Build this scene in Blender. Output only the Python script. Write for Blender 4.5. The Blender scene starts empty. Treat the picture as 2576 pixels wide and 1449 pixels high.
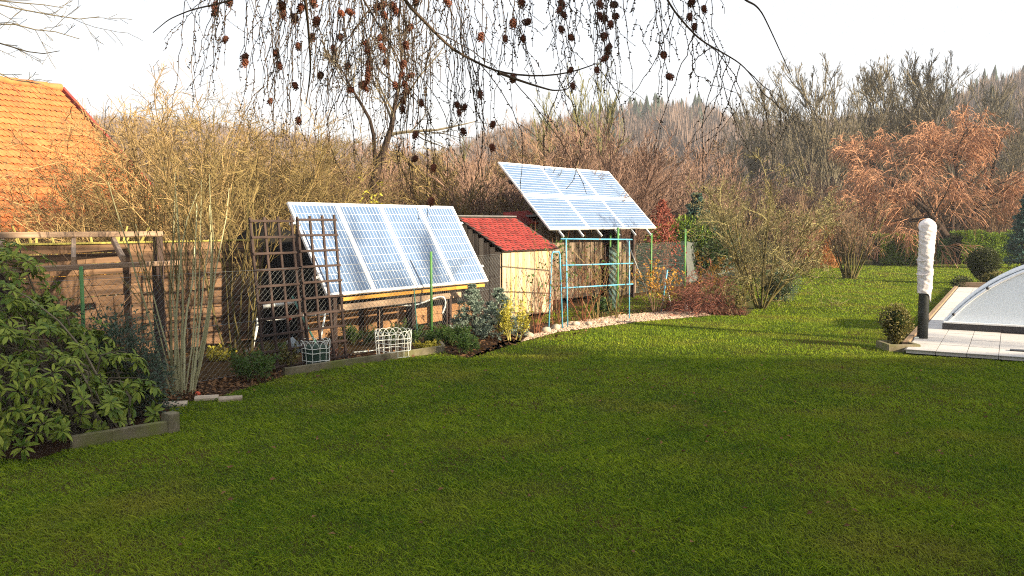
import bpy, math, random
import numpy as np
from mathutils import Matrix, Vector, Euler
from mathutils.geometry import tessellate_polygon

RNG = np.random.default_rng(11)
random.seed(11)
sc = bpy.context.scene
COL = sc.collection
R = math.radians

# ------------------------------------------------------------------ camera, sky, sun, exposure
CAM_H = 2.05
PITCH = math.atan(163.5 / 2143.0)
cam_d = bpy.data.cameras.new('camera')
cam_d.angle = 2 * math.atan(1288.0 / 2143.0)
cam_d.clip_start = 0.05
cam_d.clip_end = 4000
cam = bpy.data.objects.new('camera', cam_d)
COL.objects.link(cam)
cam.location = (0, 0, CAM_H)
cam.rotation_euler = (math.pi / 2 - PITCH, 0, 0)
sc.camera = cam

SUN_AZ = R(31)      # measured from +X towards -Y
SUN_EL = R(20)
world = bpy.data.worlds.new('World')
sc.world = world
world.use_nodes = True
wn = world.node_tree.nodes
wl = world.node_tree.links
bg = wn['Background']
sky = wn.new('ShaderNodeTexSky')
sky.sky_type = 'NISHITA'
sky.sun_disc = False
sky.sun_elevation = SUN_EL
sky.sun_rotation = math.pi / 2 + SUN_AZ
sky.air_density = 1.0
sky.dust_density = 4.0
sky.ozone_density = 1.0
veil = wn.new('ShaderNodeMixRGB')           # thin even layer of high cloud over the whole sky
veil.inputs[0].default_value = 0.8
veil.inputs[2].default_value = (4.5, 4.7, 5.0, 1)
wl.new(sky.outputs[0], veil.inputs[1])
wl.new(veil.outputs[0], bg.inputs[0])
bg.inputs[1].default_value = 0.072

sun_d = bpy.data.lights.new('sun', 'SUN')
sun_d.energy = 5.0
sun_d.angle = R(0.8)
sun_d.color = (1.0, 0.83, 0.58)
sun = bpy.data.objects.new('sun', sun_d)
COL.objects.link(sun)
sv = Vector((math.cos(SUN_AZ) * math.cos(SUN_EL), -math.sin(SUN_AZ) * math.cos(SUN_EL), math.sin(SUN_EL)))
sun.rotation_euler = sv.to_track_quat('Z', 'Y').to_euler()
sun.location = (30, -10, 30)

sc.view_settings.view_transform = 'Standard'
sc.view_settings.look = 'None'
sc.view_settings.exposure = 1.75
sc.view_settings.gamma = 1
sc.view_settings.use_curve_mapping = False
sc.render.engine = 'CYCLES'
sc.cycles.use_denoising = False
sc.cycles.filter_width = 1.1
sc.cycles.max_bounces = 6
sc.cycles.volume_bounces = 0
sc.cycles.sample_clamp_indirect = 4
sc.cycles.transparent_max_bounces = 8

# ------------------------------------------------------------------ surveying helpers (photo coordinates, 2576 wide)
_c, _s = math.cos(PITCH), math.sin(PITCH)
def _ray(u, v):
    x, y, z = (u - 1288.0) / 2143.0, 1.0, -(v - 724.5) / 2143.0
    return np.array([x, y * _c + z * _s, -y * _s + z * _c])
def gp(u, v, z=0.0):
    d = _ray(u, v)
    return d * ((z - CAM_H) / d[2]) + np.array([0, 0, CAM_H])
def at(u, v, Y):
    d = _ray(u, v)
    return d * (Y / d[1]) + np.array([0, 0, CAM_H])
YAW = R(34.6)
A = np.array([math.sin(YAW), math.cos(YAW), 0.0])     # along the garden fence
N = np.array([math.cos(YAW), -math.sin(YAW), 0.0])    # from the fence to the lawn
O = np.array([-1.39, 14.38, 0.0])
UP = np.array([0, 0, 1.0])
def F(t, s, z=0.0):
    return O + A * t + N * s + UP * z

# ------------------------------------------------------------------ object helpers
W = {}
def tag(o, label=None, cat=None, group=None, kind=None):
    if label: o['label'] = label
    if cat: o['category'] = cat
    if group: o['group'] = group
    if kind: o['kind'] = kind
    return o
def link(o, parent=None, Mw=None):
    COL.objects.link(o)
    Mw = Matrix.Identity(4) if Mw is None else Mw
    if parent is not None:
        o.parent = parent
        o.matrix_basis = W[parent].inverted() @ Mw
    else:
        o.matrix_basis = Mw
    W[o] = Mw
    return o
def thing(name, label, cat, loc=(0, 0, 0), group=None, rz=0.0):
    o = bpy.data.objects.new(name, None)
    o.empty_display_size = 0.1
    link(o, None, Matrix.Translation(Vector(loc)) @ Matrix.Rotation(rz, 4, 'Z'))
    return tag(o, label, cat, group)
def put(name, mesh, parent=None, Mw=None):
    return link(bpy.data.objects.new(name, mesh), parent, Mw)
def copy_tree(o, Mw, parent=None):
    c = o.copy()
    COL.objects.link(c)
    if parent is not None:
        c.parent = parent
        c.matrix_basis = o.matrix_basis.copy()
        W[c] = W[parent] @ c.matrix_basis
    else:
        c.matrix_basis = Mw
        W[c] = Mw
    for ch in list(o.children):
        if ch in W: copy_tree(ch, None, c)
    return c
def frame_matrix(origin, x, y, z):
    m = Matrix.Identity(4)
    for i in range(3):
        m[i][0], m[i][1], m[i][2], m[i][3] = x[i], y[i], z[i], origin[i]
    return m

# ------------------------------------------------------------------ mesh building
def raw_mesh(name, V, quads=None, tris=None, mat=None, attr=None, smooth=False):
    V = np.asarray(V, np.float32).reshape(-1, 3)
    me = bpy.data.meshes.new(name)
    nq = 0 if quads is None else len(quads)
    nt = 0 if tris is None else len(tris)
    me.vertices.add(len(V))
    me.vertices.foreach_set('co', V.ravel())
    lv = []
    if nq: lv.append(np.asarray(quads, np.int32).ravel())
    if nt: lv.append(np.asarray(tris, np.int32).ravel())
    lv = np.concatenate(lv)
    me.loops.add(len(lv))
    me.loops.foreach_set('vertex_index', lv)
    me.polygons.add(nq + nt)
    ls = np.concatenate([np.arange(nq) * 4, nq * 4 + np.arange(nt) * 3]).astype(np.int32)
    me.polygons.foreach_set('loop_start', ls)
    me.polygons.foreach_set('use_smooth', np.full(nq + nt, bool(smooth)))
    me.update(calc_edges=True)
    if attr is not None:
        a_ = me.attributes.new('v', 'FLOAT', 'POINT')
        a_.data.foreach_set('value', np.asarray(attr, np.float32).ravel())
    if mat is not None: me.materials.append(mat)
    return me

def unit(v):
    return v / np.maximum(np.linalg.norm(v, axis=-1, keepdims=True), 1e-9)

def tube_arrays(P, Rr, k=3):
    """P (B,n,3), Rr (B,n) -> verts, quads"""
    P = np.asarray(P, float); Rr = np.asarray(Rr, float)
    B, n, _ = P.shape
    T = unit(np.gradient(P, axis=1))
    mean = unit(T.mean(axis=1))
    ref = np.where(np.abs(mean[:, 2:3]) > 0.8, np.array([[1.0, 0.13, 0]]), np.array([[0, 0.1, 1.0]]))[:, None, :]
    U = unit(np.cross(T, np.broadcast_to(ref, T.shape)))
    Vv = np.cross(T, U)
    ang = np.arange(k) * 2 * np.pi / k
    ring = U[:, :, None, :] * np.cos(ang)[None, None, :, None] + Vv[:, :, None, :] * np.sin(ang)[None, None, :, None]
    V = P[:, :, None, :] + ring * Rr[:, :, None, None]
    idx = np.arange(B * n * k).reshape(B, n, k)
    a0 = idx[:, :-1, :]; a1 = idx[:, 1:, :]
    q = np.stack([a0, np.roll(a0, -1, 2), np.roll(a1, -1, 2), a1], -1).reshape(-1, 4)
    return V.reshape(-1, 3), q

class MB:
    """collects shapes given in world coordinates and links them as ONE mesh object"""
    def __init__(self):
        self.V, self.Q, self.T, self.At, self.n = [], [], [], [], 0
    def add(self, V, Q=None, T=None, at_=0.5):
        V = np.asarray(V, float).reshape(-1, 3)
        if Q is not None and len(Q): self.Q.append(np.asarray(Q, int).reshape(-1, 4) + self.n)
        if T is not None and len(T): self.T.append(np.asarray(T, int).reshape(-1, 3) + self.n)
        self.V.append(V)
        self.At.append(np.broadcast_to(np.asarray(at_, float), (len(V),)))
        self.n += len(V)
        return self
    def tubes(self, P, Rr, k=3, at_=None):
        V, q = tube_arrays(P, Rr, k)
        if at_ is None: at_ = RNG.random(len(P))
        at_ = np.repeat(np.broadcast_to(np.asarray(at_, float), (len(P),)), len(V) // len(P))
        return self.add(V, q, None, at_)
    def tube(self, pts, r, k=6, caps=True):
        pts = np.asarray(pts, float)
        rr = np.broadcast_to(np.asarray(r, float), (len(pts),)).copy()
        if caps:
            pts = np.concatenate([pts[:1], pts, pts[-1:]]); rr = np.concatenate([[1e-4], rr, [1e-4]])
            d0 = unit(pts[2] - pts[1]); d1 = unit(pts[-3] - pts[-2])
            pts[0] = pts[0] - d0 * 1e-4; pts[-1] = pts[-1] - d1 * 1e-4
        return self.tubes(pts[None], rr[None], k, 0.5)
    def box(self, c, size, x=(1, 0, 0), z=(0, 0, 1), bev=0.0):
        x = unit(np.asarray(x, float)); z = np.asarray(z, float)
        y = unit(np.cross(z, x)); z = np.cross(x, y)
        h = np.asarray(size, float) / 2
        b = min(bev, h.min() * 0.6)
        V = []; c = np.asarray(c, float)
        if b <= 0:
            for sx in (-1, 1):
                for sy in (-1, 1):
                    for sz in (-1, 1): V.append(c + x * h[0] * sx + y * h[1] * sy + z * h[2] * sz)
            return self.add(V, [(0, 1, 3, 2), (4, 6, 7, 5), (0, 4, 5, 1), (2, 3, 7, 6), (0, 2, 6, 4), (1, 5, 7, 3)])
        # chamfer along the length (x) edges and ends a touch
        prof = [(-1, -1 + b / h[2]), (-1 + b / h[1], -1), (1 - b / h[1], -1), (1, -1 + b / h[2]), (1, 1 - b / h[2]), (1 - b / h[1], 1), (-1 + b / h[1], 1), (-1, 1 - b / h[2])]
        for sx in (-1, 1):
            for (py, pz) in prof: V.append(c + x * h[0] * sx + y * h[1] * py + z * h[2] * pz)
        Q = [(i, (i + 1) % 8, (i + 1) % 8 + 8, i + 8) for i in range(8)]
        Q += [(3, 2, 1, 0), (7, 4, 3, 0), (7, 6, 5, 4), (8, 9, 10, 11), (8, 11, 12, 15), (12, 13, 14, 15)]
        return self.add(V, Q)
    def beam(self, p0, p1, w, h, bev=0.004, up=(0, 0, 1)):
        p0 = np.asarray(p0, float); p1 = np.asarray(p1, float)
        d = p1 - p0
        u = np.asarray(up, float)
        if abs(np.dot(unit(d), u)) > 0.95: u = np.array([N[0], N[1], 0.0])
        return self.box((p0 + p1) / 2, (np.linalg.norm(d), w, h), d, u, bev)
    def build(self, name, mat, parent=None, smooth=False, Mw=None):
        if Mw is None: Mw = W[parent] if parent is not None else Matrix.Identity(4)
        V = np.concatenate(self.V)
        inv = np.array(Mw.inverted())
        V = V @ inv[:3, :3].T + inv[:3, 3]
        me = raw_mesh(name, V, np.concatenate(self.Q) if self.Q else None, np.concatenate(self.T) if self.T else None,
                      mat, np.concatenate(self.At), smooth)
        return put(name, me, parent, Mw)

def sphere_arrays(c, r, seg=8, ring=6, squash=(1, 1, 1)):
    V = []; Q = []
    for i in range(ring + 1):
        th = math.pi * i / ring
        for j in range(seg):
            ph = 2 * math.pi * j / seg
            V.append((c[0] + r * squash[0] * math.sin(th) * math.cos(ph), c[1] + r * squash[1] * math.sin(th) * math.sin(ph), c[2] + r * squash[2] * math.cos(th)))
    for i in range(ring):
        for j in range(seg): Q.append((i * seg + j, i * seg + seg + j, i * seg + seg + (j + 1) % seg, i * seg + (j + 1) % seg))
    return np.array(V), Q

# leaf templates: x along the leaf, y across, z up
TPL = {
    'blade': (np.array([(0, 0, 0), (.5, .5, .12), (1, 0, -.1), (.5, -.5, .12), (.5, 0, 0)]), [(0, 4, 1), (4, 2, 1), (0, 3, 4), (3, 2, 4)]),
    'flat': (np.array([(0, 0, 0), (.45, .5, 0), (1, 0, 0), (.45, -.5, 0)]), [(0, 2, 1), (0, 3, 2)]),
    'rhodo': (np.array([(0, 0, 0), (.33, 0, .01), (.7, 0, -.03), (1, 0, -.12), (.33, .42, .07), (.7, .44, .03), (.33, -.42, .07), (.7, -.44, .03)]),
              [(0, 1, 4), (1, 2, 5), (1, 5, 4), (2, 3, 5), (0, 6, 1), (1, 7, 2), (1, 6, 7), (2, 7, 3)]),
}
def leaf_arrays(P, D, U, L, Wd, tpl='blade'):
    P = np.asarray(P, float); D = unit(np.asarray(D, float))
    S = unit(np.cross(U, D)); U2 = np.cross(D, S)
    tv, tf = TPL[tpl]
    L = np.broadcast_to(L, (len(P),)); Wd = np.broadcast_to(Wd, (len(P),))
    V = P[:, None] + D[:, None] * (tv[None, :, :1] * L[:, None, None]) + S[:, None] * (tv[None, :, 1:2] * Wd[:, None, None]) + U2[:, None] * (tv[None, :, 2:] * L[:, None, None])
    T = (np.arange(len(P))[:, None, None] * len(tv) + np.array(tf)[None]).reshape(-1, 3)
    return V.reshape(-1, 3), T, len(tv)
def add_leaves(mb, P, D, U, L, Wd, tpl='blade', at_=None):
    V, T, k = leaf_arrays(P, D, U, L, Wd, tpl)
    if at_ is None: at_ = RNG.random(len(P))
    mb.add(V, None, T, np.repeat(at_, k))
def rdir(n, up=0.0):
    d = RNG.normal(size=(n, 3)); d[:, 2] += up
    return unit(d)

def kids(P, Rr, nb, l0, l1, ang, up=0.0, wig=0.12, n=5, rr=0.6, t0=0.2, t1=1.0, taper=0.25, angv=0.25, lt=0.4, rmax=None):
    """grow nb branches from every polyline"""
    B, m, _ = P.shape
    pi = np.repeat(np.arange(B), nb)
    K = len(pi)
    t = RNG.uniform(t0, t1, K)
    f = t * (m - 1); i = np.minimum(f.astype(int), m - 2); w = (f - i)[:, None]
    p = P[pi, i] * (1 - w) + P[pi, i + 1] * w
    r = Rr[pi, i] * (1 - w[:, 0]) + Rr[pi, i + 1] * w[:, 0]
    T = unit(P[pi, i + 1] - P[pi, i])
    q = unit(np.cross(T, RNG.normal(size=(K, 3))))
    a = ang * (1 + RNG.normal(size=K) * angv)
    d = T * np.cos(a)[:, None] + q * np.sin(a)[:, None]
    plen = np.linalg.norm(np.diff(P, axis=1), axis=2).sum(1)
    L = RNG.uniform(l0, l1, K) * plen[pi] * (1 - lt * (t - t0) / max(t1 - t0, 1e-6))
    out = np.empty((K, n, 3)); out[:, 0] = p
    step = (L / (n - 1))[:, None]
    for j in range(1, n):
        d = unit(d + np.array([0, 0, up]) / (n - 1) + RNG.normal(size=(K, 3)) * wig)
        out[:, j] = out[:, j - 1] + d * step
    r0 = r * rr
    if rmax is not None: r0 = np.minimum(r0, rmax)
    ro = r0[:, None] * np.linspace(1, taper, n)[None]
    return out, ro
def stems(n_st, h, spread, r0, n=7, up=0.6, wig=0.06, base=0.08, r1=0.3):
    az = RNG.uniform(0, 2 * np.pi, n_st)
    sp = spread * np.sqrt(RNG.uniform(0.02, 1, n_st))
    d = unit(np.stack([np.cos(az) * np.sin(sp), np.sin(az) * np.sin(sp), np.cos(sp)], -1))
    p0 = np.stack([np.cos(az), np.sin(az), np.zeros(n_st)], -1) * base * RNG.uniform(.2, 1, (n_st, 1))
    L = h * RNG.uniform(.65, 1.0, n_st)
    out = np.empty((n_st, n, 3)); out[:, 0] = p0
    for j in range(1, n):
        d = unit(d + np.array([0, 0, up * .12]) + RNG.normal(size=(n_st, 3)) * wig)
        out[:, j] = out[:, j - 1] + d * (L / (n - 1))[:, None]
    rr = r0 * RNG.uniform(.6, 1.1, n_st)[:, None] * np.linspace(1, r1, n)[None]
    return out, rr

# ------------------------------------------------------------------ materials
def M(name, c1, c2, rough=.8, scale=6., stretch=(1, 1, 1), bump=0.0, attr=0.0, rnd=0.0, noise=1.0, spec=.3, metal=0.0, transl=0.0,
      c3=None, c3scale=1.5, c3pos=(.5, .62), coord='Object', detail=6., bscale=None, coat=0.0):
    m = bpy.data.materials.new(name)
    m.use_nodes = True
    nt = m.node_tree; nd = nt.nodes; lk = nt.links
    b = nd['Principled BSDF']
    b.inputs['Roughness'].default_value = rough
    b.inputs['Specular IOR Level'].default_value = spec
    b.inputs['Metallic'].default_value = metal
    if coat: b.inputs['Coat Weight'].default_value = coat; b.inputs['Coat Roughness'].default_value = .05
    tc = nd.new('ShaderNodeTexCoord'); mp = nd.new('ShaderNodeMapping')
    mp.inputs['Scale'].default_value = stretch
    oi = nd.new('ShaderNodeObjectInfo')
    if coord == 'Position':
        ge = nd.new('ShaderNodeNewGeometry'); lk.new(ge.outputs['Position'], mp.inputs['Vector'])
    else:
        lk.new(tc.outputs[coord], mp.inputs['Vector'])
        mul = nd.new('ShaderNodeMath'); mul.operation = 'MULTIPLY'; mul.inputs[1].default_value = 37.0
        lk.new(oi.outputs['Random'], mul.inputs[0])
        cb = nd.new('ShaderNodeCombineXYZ')
        for i in range(3): lk.new(mul.outputs[0], cb.inputs[i])
        lk.new(cb.outputs[0], mp.inputs['Location'])
    no = nd.new('ShaderNodeTexNoise'); no.inputs['Scale'].default_value = scale; no.inputs['Detail'].default_value = detail; no.inputs['Roughness'].default_value = .65
    lk.new(mp.outputs[0], no.inputs['Vector'])
    st = nd.new('ShaderNodeMapRange'); st.inputs[1].default_value = .3; st.inputs[2].default_value = .7
    lk.new(no.outputs['Fac'], st.inputs[0])
    acc = nd.new('ShaderNodeMath'); acc.operation = 'MULTIPLY'; acc.inputs[1].default_value = noise
    lk.new(st.outputs[0], acc.inputs[0])
    cur = acc.outputs[0]; tot = noise
    if attr:
        at_ = nd.new('ShaderNodeAttribute'); at_.attribute_name = 'v'
        x = nd.new('ShaderNodeMath'); x.operation = 'MULTIPLY_ADD'; x.inputs[1].default_value = attr
        lk.new(at_.outputs['Fac'], x.inputs[0]); lk.new(cur, x.inputs[2]); cur = x.outputs[0]; tot += attr
    if rnd:
        x = nd.new('ShaderNodeMath'); x.operation = 'MULTIPLY_ADD'; x.inputs[1].default_value = rnd
        lk.new(oi.outputs['Random'], x.inputs[0]); lk.new(cur, x.inputs[2]); cur = x.outputs[0]; tot += rnd
    dv = nd.new('ShaderNodeMath'); dv.operation = 'DIVIDE'; dv.inputs[1].default_value = max(tot, 1e-6); lk.new(cur, dv.inputs[0])
    mx = nd.new('ShaderNodeMixRGB'); mx.inputs[1].default_value = (*c1, 1); mx.inputs[2].default_value = (*c2, 1)
    lk.new(dv.outputs[0], mx.inputs[0])
    colr = mx.outputs[0]
    if c3 is not None:
        n3 = nd.new('ShaderNodeTexNoise'); n3.inputs['Scale'].default_value = c3scale; n3.inputs['Detail'].default_value = 4
        lk.new(mp.outputs[0], n3.inputs['Vector'])
        r3 = nd.new('ShaderNodeMapRange'); r3.inputs[1].default_value = c3pos[0]; r3.inputs[2].default_value = c3pos[1]
        lk.new(n3.outputs['Fac'], r3.inputs[0])
        m3 = nd.new('ShaderNodeMixRGB'); m3.inputs[2].default_value = (*c3, 1)
        lk.new(r3.outputs[0], m3.inputs[0]); lk.new(colr, m3.inputs[1]); colr = m3.outputs[0]
    lk.new(colr, b.inputs['Base Color'])
    if bump:
        bu = nd.new('ShaderNodeBump'); bu.inputs['Strength'].default_value = bump; bu.inputs['Distance'].default_value = .01
        src = no
        if bscale:
            src = nd.new('ShaderNodeTexNoise'); src.inputs['Scale'].default_value = bscale; src.inputs['Detail'].default_value = 5
            lk.new(mp.outputs[0], src.inputs['Vector'])
        lk.new(src.outputs['Fac'], bu.inputs['Height']); lk.new(bu.outputs[0], b.inputs['Normal'])
    if transl:
        tr = nd.new('ShaderNodeBsdfTranslucent'); lk.new(colr, tr.inputs['Color'])
        ms = nd.new('ShaderNodeMixShader'); ms.inputs[0].default_value = transl
        lk.new(b.outputs[0], ms.inputs[1]); lk.new(tr.outputs[0], ms.inputs[2]); lk.new(ms.outputs[0], nd['Material Output'].inputs['Surface'])
    return m

mt = {}
mt['lawn'] = M('lawn_soil', (.022, .042, .006), (.06, .068, .014), rough=1, scale=1.2, noise=1, spec=0, coord='Position', c3=(.06, .045, .016), c3scale=.5, bump=.6, bscale=60)
mt['grass'] = M('grass_blades', (.024, .105, .008), (.40, .48, .026), rough=.7, scale=.8, attr=1.5, noise=.9, spec=.15, coord='Position', transl=.35, c3=(.34, .28, .05), c3scale=.6, c3pos=(.52, .88))
mt['litter_ground'] = M('litter_soil', (.035, .022, .012), (.10, .065, .03), rough=1, scale=7, spec=0, coord='Position', bump=.8, bscale=30)
mt['soil'] = M('bed_soil', (.025, .015, .010), (.075, .045, .028), rough=1, scale=9, spec=0, coord='Position', bump=1, bscale=40)
mt['leafy_litter'] = M('fallen_leaves', (.07, .035, .018), (.24, .13, .06), rough=.9, scale=3, attr=2, noise=.3, spec=.1, coord='Position')
mt['fence_wood'] = M('fence_wood', (.055, .032, .02), (.20, .12, .07), rough=.85, scale=5, stretch=(.35, 9, 9), rnd=.9, bump=.4, c3=(.055, .034, .022), c3scale=1.2, spec=.15)
mt['grey_wood'] = M('weathered_boards', (.17, .115, .075), (.46, .37, .27), rough=.9, scale=5, stretch=(.5, 9, 9), rnd=.8, bump=.5, c3=(.09, .065, .05), c3scale=1.0, c3pos=(.52, .7), spec=.15)
mt['hut_wood'] = M('hut_boards', (.085, .06, .042), (.30, .235, .175), rough=.9, scale=5, stretch=(.5, 9, 9), rnd=.8, bump=.5, c3=(.05, .04, .03), c3scale=1., c3pos=(.5, .68), spec=.1)
mt['yellow_wood'] = M('varnished_boards', (.19, .135, .085), (.50, .41, .29), rough=.75, scale=5, stretch=(.4, 10, 10), rnd=.8, bump=.4, c3=(.58, .40, .09), c3scale=.8, c3pos=(.56, .74), spec=.25)
mt['dark_trellis'] = M('stained_trellis', (.022, .014, .012), (.07, .045, .038), rough=.8, scale=8, stretch=(.5, 6, 6), bump=.3)
mt['beam_wood'] = M('beam_wood', (.13, .075, .05), (.40, .29, .20), rough=.85, scale=5, stretch=(.4, 9, 9), bump=.4, rnd=.5)
mt['orange_wood'] = M('orange_beam', (.42, .19, .03), (.62, .33, .06), rough=.7, scale=5, stretch=(.4, 8, 8), bump=.2)
mt['tile'] = M('clay_tile', (.42, .12, .033), (.62, .22, .075), rough=.8, scale=5, rnd=1.2, noise=.8, bump=.2, spec=.25, c3=(.27, .11, .05), c3scale=1.1, c3pos=(.52, .72))
mt['verge'] = M('verge_tile', (.30, .03, .025), (.40, .06, .04), rough=.6, scale=4)
mt['plaster'] = M('plaster', (.55, .5, .42), (.66, .61, .52), rough=.9, scale=3, bump=.2)
mt['shingle'] = M('red_shingle', (.13, .016, .014), (.36, .05, .042), rough=.9, scale=40, rnd=1.2, c3=(.10, .03, .025), c3scale=3, c3pos=(.55, .75), noise=.8, bump=.5, bscale=220, spec=.25)
mt['dark_felt'] = M('grey_felt', (.09, .09, .095), (.17, .17, .17), rough=.9, scale=12)
mt['alu'] = M('aluminium', (.72, .74, .76), (.84, .85, .86), rough=.42, scale=5, metal=.35, spec=.5)
mt['backsheet'] = M('white_backsheet', (.60, .63, .66), (.68, .70, .72), rough=.25, scale=5, spec=.5, coat=.6)
mt['cell'] = M('silicon_cell', (.06, .11, .22), (.11, .18, .31), rough=.3, scale=45, rnd=.6, noise=1, detail=2, spec=.4, coat=.35)
mt['busbar'] = M('busbar', (.72, .76, .8), (.8, .82, .85), rough=.4, scale=5, spec=.5)
mt['wire'] = M('galvanised_wire', (.16, .17, .17), (.28, .29, .28), rough=.55, scale=9, metal=.4)
mt['green_paint'] = M('green_post', (.05, .17, .05), (.11, .25, .07), rough=.5, scale=9, bump=.2)
mt['teal_paint'] = M('teal_stake', (.05, .17, .14), (.08, .24, .19), rough=.5, scale=9)
mt['blue_paint'] = M('blue_paint', (.07, .30, .48), (.13, .42, .60), rough=.4, scale=9, spec=.5, c3=(.25, .3, .32), c3scale=8, c3pos=(.6, .7))
mt['pot_green'] = M('pot_green', (.016, .04, .028), (.035, .07, .05), rough=.6, scale=9)
mt['white_paint'] = M('white_coating', (.62, .65, .60), (.78, .80, .76), rough=.5, scale=9)
mt['hose'] = M('white_hose', (.6, .62, .6), (.75, .76, .74), rough=.45, scale=9)
mt['black_tarp_and_shade'] = M('black_tarp_and_shade', (.006, .006, .006), (.016, .015, .014), rough=.9, scale=6, bump=.6, spec=.05)  # tarp colour, also standing in for the dark under the near array
mt['concrete'] = M('concrete', (.09, .08, .042), (.22, .19, .13), rough=.95, scale=6, bump=.5, c3=(.13, .14, .04), c3scale=2.2, c3pos=(.5, .66))
mt['slab'] = M('paving_slab', (.42, .40, .385), (.52, .50, .485), rough=.75, scale=7, rnd=.5, bump=.05)
mt['timber_edge'] = M('edge_timber', (.14, .09, .055), (.34, .24, .15), rough=.9, scale=5, stretch=(.4, 8, 8), bump=.4, rnd=.5)
mt['dark_frame'] = M('dark_frame', (.018, .018, .024), (.03, .03, .036), rough=.35, scale=6, spec=.5)
mt['pebble'] = M('pebble', (.22, .145, .105), (.56, .42, .32), rough=.85, scale=20, attr=1.5, noise=.4, coord='Position')
mt['stone'] = M('field_stone', (.26, .20, .14), (.56, .47, .36), rough=.9, scale=7, bump=.6, rnd=.5)
mt['film'] = M('white_film', (.80, .75, .76), (.90, .88, .88), rough=.22, scale=14, stretch=(1, 1, 2.5), spec=.5, transl=.3, bump=.9, bscale=16, coat=.4)
mt['black_column'] = M('dark_column', (.014, .017, .016), (.026, .03, .028), rough=.45, scale=5, spec=.4)
mt['porcelain'] = M('white_glaze', (.75, .75, .75), (.82, .82, .82), rough=.3, scale=5, spec=.5)
mt['red_plastic'] = M('red_plastic', (.5, .05, .02), (.6, .09, .03), rough=.5, scale=5)
mt['grey_metal'] = M('grey_zinc', (.28, .33, .36), (.42, .47, .5), rough=.45, scale=6, metal=.3)
# bark
def bark(name, c1, c2, scale=8.): return M(name, c1, c2, rough=.9, scale=scale, attr=1.4, noise=.6, spec=.1)
mt['bk_tan'] = bark('tan_twigs', (.045, .028, .013), (.38, .265, .12))
mt['bk_olive'] = bark('olive_twigs', (.045, .033, .014), (.32, .24, .10))
mt['bk_brown'] = bark('brown_twigs', (.04, .023, .015), (.30, .20, .125))
mt['bk_pink'] = bark('pinkish_twigs', (.055, .032, .024), (.31, .20, .15))
mt['bk_grey'] = bark('grey_bark', (.03, .025, .018), (.22, .19, .13))
mt['bk_green'] = bark('green_bark', (.07, .07, .025), (.20, .19, .085))
mt['bk_lichen'] = bark('lichened_bark', (.19, .18, .09), (.50, .49, .30))
mt['bk_dark'] = bark('dark_bark', (.022, .015, .012), (.055, .038, .03))
mt['bk_willow'] = bark('orange_twigs', (.20, .095, .055), (.54, .30, .18))
mt['bk_red'] = bark('red_twigs', (.085, .034, .02), (.22, .09, .05))
mt['bk_rust'] = bark('rusty_twigs', (.07, .028, .022), (.27, .11, .08))
mt['bk_crook'] = bark('crooked_twigs', (.05, .042, .018), (.31, .27, .12))
mt['bk_moss'] = bark('mossy_bark', (.05, .042, .018), (.15, .125, .045))
mt['cut_stem'] = bark('yellow_stems', (.22, .20, .05), (.46, .40, .14))
# foliage
def fol(name, c1, c2, tr=.25, rough=.55, spec=.3, **k): return M(name, c1, c2, rough=rough, scale=2.5, attr=1.6, noise=.5, spec=spec, transl=tr, **k)
mt['rhodo'] = fol('rhododendron_leaf', (.035, .095, .012), (.30, .35, .05), tr=.2, rough=.5, spec=.18)
mt['rhodo_single'] = M('rhododendron_leaf_single', (.035, .095, .012), (.32, .37, .055), rough=.5, scale=20, rnd=2.0, noise=.5, spec=.18, transl=.2)
mt['grey_leaf'] = fol('greyish_leaf', (.035, .06, .04), (.11, .16, .11))
mt['fir'] = fol('silver_needle', (.05, .085, .05), (.34, .42, .36), tr=.15)
mt['blue_spruce'] = fol('blue_needle', (.02, .06, .045), (.07, .16, .14), tr=.1)
mt['dark_green'] = fol('dark_needle', (.012, .032, .008), (.04, .085, .02), tr=.15)
mt['thuja'] = fol('thuja_spray', (.045, .11, .01), (.25, .33, .03), tr=.25)
mt['box'] = fol('box_leaf', (.022, .035, .008), (.075, .085, .022), tr=.2)
mt['box_yellow'] = fol('olive_leaf', (.06, .06, .014), (.20, .17, .05), tr=.25)
mt['yellow_leaf'] = fol('yellow_leaf', (.30, .27, .03), (.52, .46, .06), tr=.3)
mt['gold_leaf'] = fol('gold_leaf', (.33, .15, .02), (.55, .32, .05), tr=.3)
mt['red_leaf'] = fol('red_leaf', (.17, .04, .028), (.36, .11, .07), tr=.3)
mt['rust_leaf'] = fol('rust_leaf', (.26, .10, .03), (.42, .19, .06), tr=.25)
mt['brown_leaf'] = fol('brown_leaf', (.07, .028, .022), (.20, .09, .06), tr=.2)
mt['herb'] = fol('herb_leaf', (.035, .08, .016), (.12, .19, .04), tr=.3)
mt['bud'] = M('buds', (.16, .13, .06), (.36, .32, .18), rough=.9, scale=6, attr=1.)
mt['cone'] = M('larch_cone', (.03, .012, .008), (.19, .06, .032), rough=.85, scale=60, rnd=1, noise=.8)
mt['larch_bark'] = M('larch_bark', (.035, .024, .017), (.09, .065, .045), rough=.9, scale=30, attr=.8)
mt['far_wood'] = M('far_bare_wood', (.10, .07, .06), (.21, .155, .13), rough=1, scale=.02, attr=1.5, noise=.8, spec=0, coord='Position')
mt['far_conifer'] = M('far_conifers', (.012, .025, .02), (.04, .06, .045), rough=1, scale=.02, attr=1.5, noise=.5, spec=0, coord='Position')
mt['hill'] = M('hill_ground', (.06, .045, .035), (.11, .085, .065), rough=1, scale=.05, spec=0, coord='Position')
mt['meadow'] = M('meadow_ground', (.05, .06, .02), (.10, .09, .035), rough=1, scale=.08, spec=0, coord='Position')
mt['water'] = M('pool_water', (.05, .18, .22), (.06, .2, .24), rough=.05, scale=2, spec=.5)
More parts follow.
